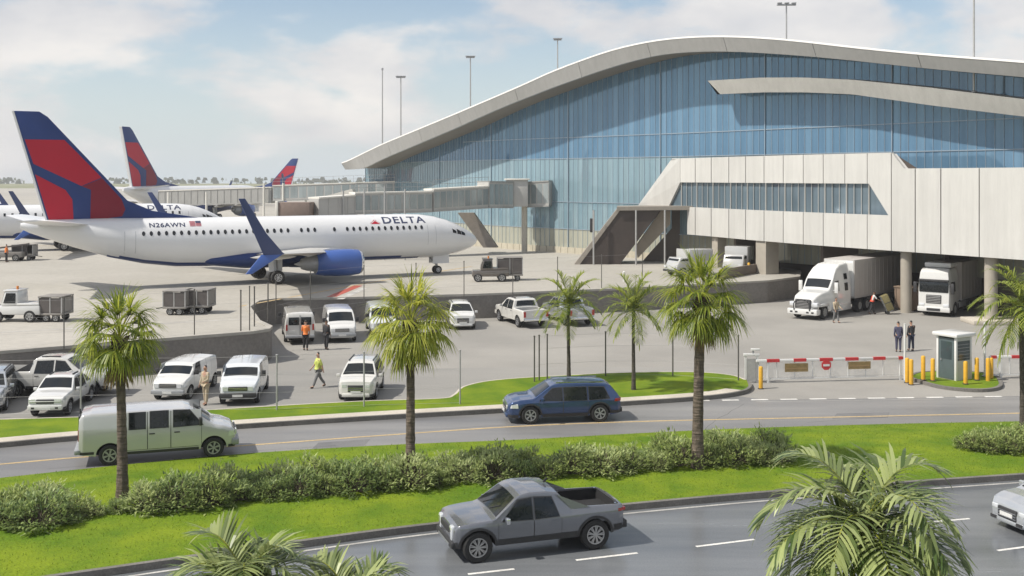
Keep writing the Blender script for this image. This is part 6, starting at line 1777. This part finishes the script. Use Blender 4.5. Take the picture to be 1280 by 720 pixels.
    for i0,i1,i2,i3,sy in armsV:
        i = len(cv); end = V[i2] if jacket or vest is None else lerp(V[i1],V[i2],.1)
        cv += [V[i0],V[i1],end]; ce += [(2,i),(i,i+1),(i+1,i+2)]; cr_ += [.078,.058,.046]
    skin_mesh('jacket' if jacket else 'shirt', cv, ce, cr_, shirt, t, 1)
    lv = [V[0]+up*.03]; le = []; lr = [(.165,.125)]
    for i0,i1,i2,i3 in legsV:
        i = len(lv); lv += [V[i0],V[i1],lerp(V[i1],V[i2],.93)]; le += [(0,i),(i,i+1),(i+1,i+2)]; lr += [.112,.080,.066]
    skin_mesh('trousers', lv, le, lr, trousers, t, 0)
    for i0,i1,i2,i3 in legsV:
        skin_mesh('shoe', [V[i2]+Vector((-.03,0,-.03)),lerp(V[i2],V[i3],.5)+Vector((0,0,-.012)),V[i3]], [(0,1),(1,2)], [.052,.050,.042], M_shoe, t)
    skin_mesh('cap' if cap else 'hair', [V[5]+Vector((-.035,0,.0)),V[6]+Vector((-.012,0,-.02)),V[6]+Vector((.045,0,-.022))], [(0,1),(1,2)], [(.078,.086),(.082,.088),(.05,.06)], cap or hair, t)
    if vest:
        skin_mesh('vest', [V[0]+up*.02,V[1],V[2],V[2]+up*.11], [(0,1),(1,2),(2,3)], [(.190,.150),(.175,.140),(.200,.152),(.14,.12)], vest, t, 1)
    return t
C_or = mat('orange_vest', (0.75,0.20,0.03), .6); C_hv = mat('lime_vest', (0.50,0.55,0.12), .6); C_nv = mat('navy_cloth', (0.022,0.028,0.055), .8); C_pl = mat('slate_cloth', (0.055,0.055,0.095), .8)
C_tan = mat('tan_cloth', (0.40,0.33,0.23), .8); C_dk = mat('charcoal_cloth', (0.03,0.03,0.033), .8); C_gr = mat('grey_cloth', (0.16,0.16,0.16), .8); C_wh = mat('white_cloth', (0.6,0.6,0.58), .8); C_red = mat('red_orange_vest', (0.62,0.07,0.03), .6)
def gp3(x, y, z=.004): p = gp(x, y); return (p[0], p[1], z)
person(gp3(382,438), R(95), 'person in orange vest facing the rear of the backed in white van', C_or, C_dk, (4,-4), (0,0), ((10,20),(8,15)), vest=C_or)
person(gp3(408,437), R(60), 'person in black clothes standing between the two far row vans', C_dk, C_dk, (3,-5), jacket=True, skinm=M_skin2)
person(gp3(398,484.5), R(-150), 'person in lime vest walking alone across the car park', C_hv, C_gr, (24,-20), (4,16), ((-22,10),(22,18)), vest=C_hv)
person(gp3(257,506), R(-120), 'person in tan shirt standing at the side of a white van', C_tan, C_tan, (4,-6), arms=((15,60),(8,15)))
person(gp3(1123,440), R(80), 'person in slate suit, left of the two beside the gate pole', C_pl, C_pl, (3,-3), jacket=True, arms=((-6,30),(-4,25)))
person(gp3(1139,438.5), R(110), 'person in charcoal suit, right of the two beside the gate pole', C_dk, C_nv, (5,-4), jacket=True)
person(gp3(1045,403.5), R(-60), 'person in tan top and dark trousers in front of the long nosed lorry cab', C_tan, C_gr, (10,-9), (0,6), ((18,40),(5,20)))
hx, hy = gp(1090,393)
person((hx,hy,.004), R(-5), 'person in red orange vest bending to a loaded hand truck by the lorry', C_wh, C_dk, (14,-12), (4,12), ((38,25),(38,25)), vest=C_red, bend=14, skinm=M_skin2)
hl = ap(22,326.5); person((hl[0]-.6,hl[1]-1.2,AP), R(20), 'person in orange vest beside the far left ground vehicles', C_or, C_dk, (4,-4), vest=C_or)
hl = ap(4,327); person((hl[0],hl[1]-1.4,AP), R(100), 'person in dark clothes at the far left belt loader', C_dk, C_nv, (4,-4), jacket=True)
# hand truck with a tall wrapped load, tipped back
t = thing('hand_truck', (hx+.95,hy+.1,.004), R(-5), 'tipped hand truck carrying a wrapped olive load beside the dock', 'hand truck')
c_, s_ = math.cos(R(24)), math.sin(R(24))
def tilt(x, y, z): return (x*c_-z*s_+.25, y, x*s_+z*c_+.12)
mb = MB()
for y in (-.2,.2): mb.bar(tilt(0,y,0), tilt(0,y,1.35), .035,.035)
for z in (.2,.6,1.0,1.33): mb.bar(tilt(0,-.2,z), tilt(0,.2,z), .03,.03)
mb.build('frame', M_steel, t)
mb = MB(); q = [tilt(x,y,.04) for x,y in ((.02,-.25),(.42,-.25),(.42,.25),(.02,.25))]; q2 = [tilt(x,y,.07) for x,y in ((.02,-.25),(.42,-.25),(.42,.25),(.02,.25))]
mb.hexa(q,q2); mb.build('toe_plate', M_steel, t)
for y in (-.24,.24): MB().lathe([(.0,-.03),(.13,-.03),(.13,.03),(.0,.03)],'y',(.25,y,.13),16).build('wheel', M_black, t)
t2 = thing('wrapped_load', (hx+.95,hy+.1,.004), R(-5), 'olive wrapped bundle of goods strapped on the hand truck', 'bundle')
mb = MB(); P8 = [(.04,-.27),(.56,-.27),(.56,.27),(.04,.27)]
mb.hexa([tilt(x,y,.08) for x,y in P8],[tilt(x,y,1.35) for x,y in P8]); mb.build('goods', mat('olive_wrap',(0.17,0.145,0.06),.6,0,.25,6), t2, bevel=.05)
MB().hexa([tilt(x*1.03,y*1.03,.7) for x,y in P8],[tilt(x*1.03,y*1.03,.76) for x,y in P8]).build('strap', M_plastic, t2)
# ------------------------------------------------------------------ fences, gate, booth, posts, masts
def fence(name, P, label, m, hgt=2.4, z=0.0, r=.032, wires=True, r_first=False, group=None):
    """posts standing on a line, joined by thin tension wires"""
    t = thing(name, (P[0][0],P[0][1],z), 0, label, 'fence', group)
    for p in P:
        MB().tube((p[0]-P[0][0],p[1]-P[0][1],-.05),(p[0]-P[0][0],p[1]-P[0][1],hgt),r,n=8).lathe([(r*1.5,hgt),(r*1.5,hgt+.03),(.001,hgt+.06)],'z',(p[0]-P[0][0],p[1]-P[0][1],0),8).build('post', m, t, smooth=40)
    if wires:
        mb = MB()
        for a, b in zip(P, P[1:]):
            for h_ in (.08,.8,1.6,hgt-.06):
                mb.tube((a[0]-P[0][0],a[1]-P[0][1],h_),(b[0]-P[0][0],b[1]-P[0][1],h_),.004,n=4,caps=False)
        w_ = mb.build('wire_mesh', M_galv, t); w_['kind'] = 'stuff'
    return t
def apx(tab): return [gp(x, y, AP) for x, y in tab]
fence('wire_fence', apx([(-70,442),(80,434.5),(243,418.5),(312,413)]), 'see through wire fence along the left end of the retaining wall', M_darkpost, 2.5, AP)
fence('wire_fence', apx([(345,398),(388,388),(455,379),(520,375),(580,371.5),(641,367),(697,364),(752,360),(803,357)]), 'see through wire fence on the wall behind the far row of vans', M_darkpost, 2.6, AP)
fence('gate_fence', [gp(301,414,AP),gp(318,408,AP),gp(335,402,AP)], 'short run of close set fence posts at the corner of the wall', M_darkpost, 2.3, AP, .04)
G1 = [(-60,521),(101,516.5),(346,512.5),(455,508),(575,505),(668,476)]
fence('wire_fence', [gp(x,y,.18) for x,y in G1[:-1]], 'see through wire fence along the grass strip before the parked cars', M_galv, 2.45, .16, .038)
fence('wire_fence', [gp(x,y,.18) for x,y in ((668,477),(674,475.5),(684,474),(757,470),(841,470),(923,475.5))], 'see through wire fence along the back of the grass island', M_darkpost, 2.3, .16, .036)
# gate poles
for x, y, lab in ((1131,476,'tall pale pole at the inner end of the striped barrier'),(1231,474,'tall pale pole right of the guard booth')):
    X, Y = gp(x, y); t = thing('pole', (X,Y,0.0), 0, lab, 'pole')
    MB().tube((0,0,0),(0,0,2.95),.055,n=12).build('shaft', M_white, t, smooth=40); MB().lathe([(.14,.0),(.14,.03),(.06,.05)],'z',(0,0,.165 if x>1200 else 0),12).build('base_plate', M_steel, t)
# fine white mesh: mostly holes
M_fmesh = mat('white_mesh', (0.70,0.70,0.68), .6); M_fmesh.node_tree.nodes['Principled BSDF'].inputs['Alpha'].default_value = .34
# barriers: white gate leaf with a red and white boom
def barrier(x0, y0, x1, y1, label, stripes, signs, stop=None, ext_=0):
    a, b = Vector(gp(x0,y0)), Vector(gp(x1,y1)); L_ = (b-a).length; rz = math.atan2((b-a).y,(b-a).x)
    t = thing('barrier_gate', (a.x,a.y,.004), rz, label, 'gate')
    MB().box(0,L_,-.06,.06,1.06,1.20).build('boom', M_white, t, bevel=.02)
    for s0, s1 in stripes: MB().box(L_*s0,L_*s1,-.066,.066,1.055,1.208).build('red_stripe', M_redp, t)
    MB().box(.12,L_-.05,-.03,.03,.16,.23).build('bottom_rail', M_white, t)
    for k in range(9):
        x = .15+(L_-.3)*k/8; MB().box(x-.022,x+.022,-.022,.022,.235,1.055).build('upright', M_white, t)
    for q in (.08,.98): MB().box(L_*q-.05,L_*q+.05,-.05,.05,0,1.05).build('leg', M_white, t)
    pn = MB().add([(.15,.0,.25),(L_-.15,.0,.25),(L_-.15,.0,1.04),(.15,.0,1.04)],[(0,1,2,3)]).build('mesh_panel', M_fmesh, t)
    MB().bar((.2,0,.25),(L_-.2,0,.26),.012,.012).build('tie', M_galv, t)
    for s0, s1, z0, z1 in signs:
        sg = MB().box(L_*s0,L_*s1,-.10,-.07,z0,z1).build('sign_board', mat('olive_sign',(0.22,0.155,0.06),.6,0,.25,5), t)
        MB().box(L_*s0+.06,L_*s1-.06,-.106,-.10,z0+.13,z0+.19).build('sign_panel', mat('olive_sign_mark',(0.30,0.20,0.09),.6), sg)
    if stop is not None:
        c = L_*stop; r_ = .27; zc = .86
        o8 = [(c+r_*math.cos(R(22.5+45*k)), -.09, zc+r_*math.sin(R(22.5+45*k))) for k in range(8)]
        sg = MB().prism(o8, (0,-.02,0)).build('stop_sign', M_redp, t)
        MB().box(c-.17,c+.17,-.121,-.112,zc-.06,zc+.05).build('white_band', M_white, sg)
    return t
barrier(945,479,1129,474.5,'long white barrier gate with red stripes and olive signs at the entrance',[(.07,.155),(.25,.335),(.425,.515),(.60,.69),(.79,.875),(.965,.995)],[(.19,.345,.55,.98),(.62,.77,.62,1.0)],.468)
barrier(1236,473.5,1420,471,'white barrier gate with red stripe running out past the booth',[(.012,.05),(.15,.225),(.32,.39),(.50,.57)],[(.22,.36,.55,.95)])
# pivot housing of the gate
X, Y = gp(941,478); t = thing('barrier_housing', (X,Y,.004), R(-3), 'white barrier pivot frame at the tip of the grass island', 'gate post')
mb = MB(); mb.box(-.42,-.32,-.05,.05,0,1.35); mb.box(.18,.28,-.05,.05,0,1.35); mb.build('post', M_white, t); MB().box(-.48,.34,-.08,.08,1.35,1.48).build('cap', M_white, t, bevel=.02); MB().box(-.30,.16,-.05,.05,.08,1.2).build('panel', M_galv, t)
MB().box(-.1,.35,-.08,.08,1.62,1.74).build('motor_box', M_white, t, bevel=.02); MB().box(-.02,.06,-.04,.04,1.48,1.62).build('bracket', M_steel, t)
# bollards
def bollard(x, y, h_, label, z=.004):
    X, Y = gp(x, y, z); t = thing('bollard', (X,Y,z), 0, label, 'bollard', 'yellow bollards round the gate')
    MB().lathe([(.105,0),(.105,h_-.06),(.085,h_-.02),(.03,h_),(.001,h_)],'z',(0,0,0),14).build('post', M_yellow, t, smooth=50)
    MB().lathe([(.15,0),(.15,.03),(.107,.04)],'z',(0,0,0),14).build('base_plate', M_plastic, t)
bollard(951,486,1.12,'yellow bollard at the outer end of the long barrier')
bollard(1139,481,1.3,'yellow bollard nearest the road beside the inner gate pole')
bollard(1134,478.5,1.28,'yellow bollard tight against the inner gate pole')
bollard(1154,475,1.25,'slim yellow bollard in the island grass, farther from the booth',.15)
bollard(1166,476,1.15,'slim yellow bollard in the island grass, closer to the booth',.15)
bollard(1207,480,1.15,'yellow bollard in front of the booth window',.15)
bollard(1221,475,1.15,'dull yellow bollard at the booth right corner',.15)
bollard(1235,477,1.2,'yellow bollard of the pair at the second barrier, nearer the booth',.10)
bollard(1239,476,1.2,'yellow bollard of the pair at the second barrier, farther from the booth',.004)
# guard booth
X, Y = gp(1197,476,.15); t = thing('guard_booth', (X+.15,Y+.8,.14), R(30), 'small grey green guard booth with white flat roof on the grass island', 'booth')
M_booth = mat('booth_grey', (0.42,0.44,0.41), .5, .1, .06, 1); M_bwin = glass_mat('booth_glass', (0.035,0.055,0.06),(0.06,0.085,0.09),.2,.06)
w_, d_, hh = .62, .60, 2.2
for sx in (-1,1):
    for sy in (-1,1): MB().box(*sorted((sx*w_,sx*(w_-.12))),*sorted((sy*d_,sy*(d_-.12))),0,hh).build('corner_post', M_white, t, bevel=.01)
MB().box(-w_+.12,w_-.12,-d_+.01,-d_+.08,0,1.0).build('wall', M_booth, t); MB().box(-w_+.12,w_-.12,d_-.08,d_-.01,0,hh).build('wall', M_booth, t)
MB().box(w_-.08,w_-.01,-d_+.12,d_-.12,0,hh).build('wall', M_booth, t)
MB().box(-w_+.12,w_-.12,-d_+.01,-d_+.08,2.0,hh).build('wall', M_booth, t)
wn = MB().box(-w_+.14,w_-.14,-d_+.03,-d_+.06,1.0,2.0).build('window', M_bwin, t)
mb = MB()
for k in range(5): mb.box(-w_+.14,w_-.14,-d_+.015,-d_+.028,1.12+k*.17,1.14+k*.17)
mb.build('window_bar', M_steel, wn)
dr = MB().box(-w_+.01,-w_+.06,-d_+.14,d_-.14,.05,2.12).build('door', mat('booth_door',(0.09,0.12,0.125),.4,.1,.1,2), t)
MB().box(-w_-.005,-w_+.009,-d_+.28,d_-.28,1.05,1.95).build('door_window', M_bwin, dr); MB().box(-w_-.04,-w_+.009,d_-.34,d_-.28,.95,1.05).build('handle', M_chrome, dr)
MB().box(-w_-.16,w_+.16,-d_-.16,d_+.16,hh,hh+.2).build('roof', M_white, t, bevel=.06)
MB().box(-.58,.58,-.56,.56,.0,.08).build('floor', M_conc, t)
# high masts behind the hall and on it
def mast(x, ytop, Y, head, label, zb=AP, r=.20, hang=True):
    X = (x-CX)/F*Y; zt = zat(ytop, Y); t = thing('light_mast', (X,Y,zb), 0, label, 'light mast')
    h_ = zt-zb
    MB().tube((0,0,0),(0,0,h_),r,r*.62,12).build('shaft', M_galv, t, smooth=40)
    if head:
        mb = MB().box(-head,head,-.25,.25,h_-.25,h_-.02); mb.build('crossarm', M_steel, t, bevel=.03)
        for k in (-1,0,1): MB().box(k*head*.75-.35,k*head*.75+.35,-.5,.1,h_+.0,h_+.2).build('floodlight', M_steel, t, bevel=.04)
    else: MB().lathe([(r*.62,h_),(r*1.3,h_+.1),(r*1.3,h_+.5),(.01,h_+.6)],'z',(0,0,0),10).build('lamp', M_steel, t)
mast(478,88,240,0,'slim light mast behind the low end of the roof, leftmost of all',r=.19)
mast(501,96,236,1.0,'light mast with crossarm just right of the leftmost slim mast',r=.20)
mast(588,71,226,0.9,'light mast with small crossarm above the rising roof line',r=.20)
mast(697,49,222,0.8,'light mast near the middle of the rising roof edge',r=.19)
mast(983,5,172,1.5,'light mast with wide crossarm behind the roof crest',r=.19)
Ye = 84.0; k = min(range(len(EYE)), key=lambda i: abs(imx(EYE[i][2][0],EYE[i][2][1])-1236)); e = EYE[k]
bx = lerp(e[1][0],e[2][0],.25), lerp(e[1][1],e[2][1],.25), lerp(e[1][2],e[2][2],.25)
t = thing('flagpole', bx, 0, 'tall thin pole rising from the eyebrow canopy past the roof edge', 'pole')
MB().tube((0,0,-.05),(0,0,13),.09,.06,10).build('shaft', M_galv, t, smooth=40); MB().lathe([(.22,0),(.22,.08),(.1,.16)],'z',(0,0,.02),12).build('base', M_steel, t)
# CCTV / lamp column by the stair
a = ap(741,329); t = thing('camera_column', (a[0],a[1]-1.2,AP), 0, 'short lamp column with dark box head beside the stair foot', 'lamp column')
MB().tube((0,0,0),(0,0,3.4),.10,.09,10).build('shaft', M_galv, t, smooth=40); MB().box(-.38,.05,-.25,.15,3.2,4.6).build('head', M_plastic, t, bevel=.04); MB().bar((-.1,0,3.3),(0,0,3.3),.1,.1).build('bracket', M_steel, t)
a = ap(780,352); t = thing('hydrant', a, 0, 'small white marker post on the apron edge', 'marker post'); MB().tube((0,0,0),(0,0,.75),.10,n=10).build('post', M_white, t, smooth=40); MB().lathe([(.13,.75),(.13,.8),(.02,.88)],'z',(0,0,0),10).build('cap', M_white, t)
# bins and cartons in the dock
X, Y = gp(1148,391); t = thing('waste_container', (X+.6,Y+1.6,.004), R(-50), 'brown steel waste container between the two lorries', 'container')
M_bin = mat('bin_brown', (0.20,0.145,0.105), .8, 0, .2, 1.5)
MB().box(-1.5,1.5,-1.0,1.0,.15,1.75).build('body', M_bin, t, bevel=.04); MB().box(-1.55,1.55,-1.05,1.05,1.75,1.87).build('rim', M_bin, t, bevel=.02)
mb = MB()
for k in range(7): mb.box(-1.4+k*.46,-1.32+k*.46,-1.05,-1.0,.2,1.7)
mb.build('rib', M_bin, t)
X, Y = gp(1131,389); t = thing('carton_stack', (X+.6,Y+.9,.004), R(-40), 'tall brown carton beside the waste container', 'carton')
MB().box(-.6,.6,-.5,.5,.15,1.5).build('carton', mat('carton',(0.26,0.19,0.13),.8,0,.1,3), t, bevel=.02); MB().box(-.6,.6,-.5,.5,.0,.13).build('pallet', mat('pallet_wood',(0.25,0.18,0.11),.9,0,.2,4), t)
for x in (946,): 
    a = ap(936,343); t = thing('bollard', a, 0, 'yellow bollard on the dock platform between the square pillars', 'bollard'); MB().lathe([(.12,0),(.12,1.0),(.08,1.06),(.001,1.06)],'z',(0,0,0),12).build('post', M_yellow, t, smooth=50)
a = ap(882,340); t = thing('bollard', a, 0, 'pale yellow bollard left of the first square dock pillar', 'bollard'); MB().lathe([(.10,0),(.10,1.2),(.07,1.26),(.001,1.26)],'z',(0,0,0),12).build('post', M_yellow, t, smooth=50)
# haze
HZ = 0.0003
if HZ:
    m = bpy.data.materials.new('haze_air'); m.use_nodes = True; nt = m.node_tree; N = nt.nodes; nt.nodes.remove(N['Principled BSDF'])
    pv = N.new('ShaderNodeVolumePrincipled'); pv.inputs['Color'].default_value = (.97,.98,1,1); pv.inputs['Density'].default_value = HZ; pv.inputs['Anisotropy'].default_value = 0.0
    nt.links.new(pv.outputs[0], N['Material Output'].inputs['Volume'])
    o = MB().box(-1650,1650,-350,1650,-1,48).build('haze', m); o['kind'] = 'stuff'; o['label'] = 'thin pale haze filling the air over the airport'
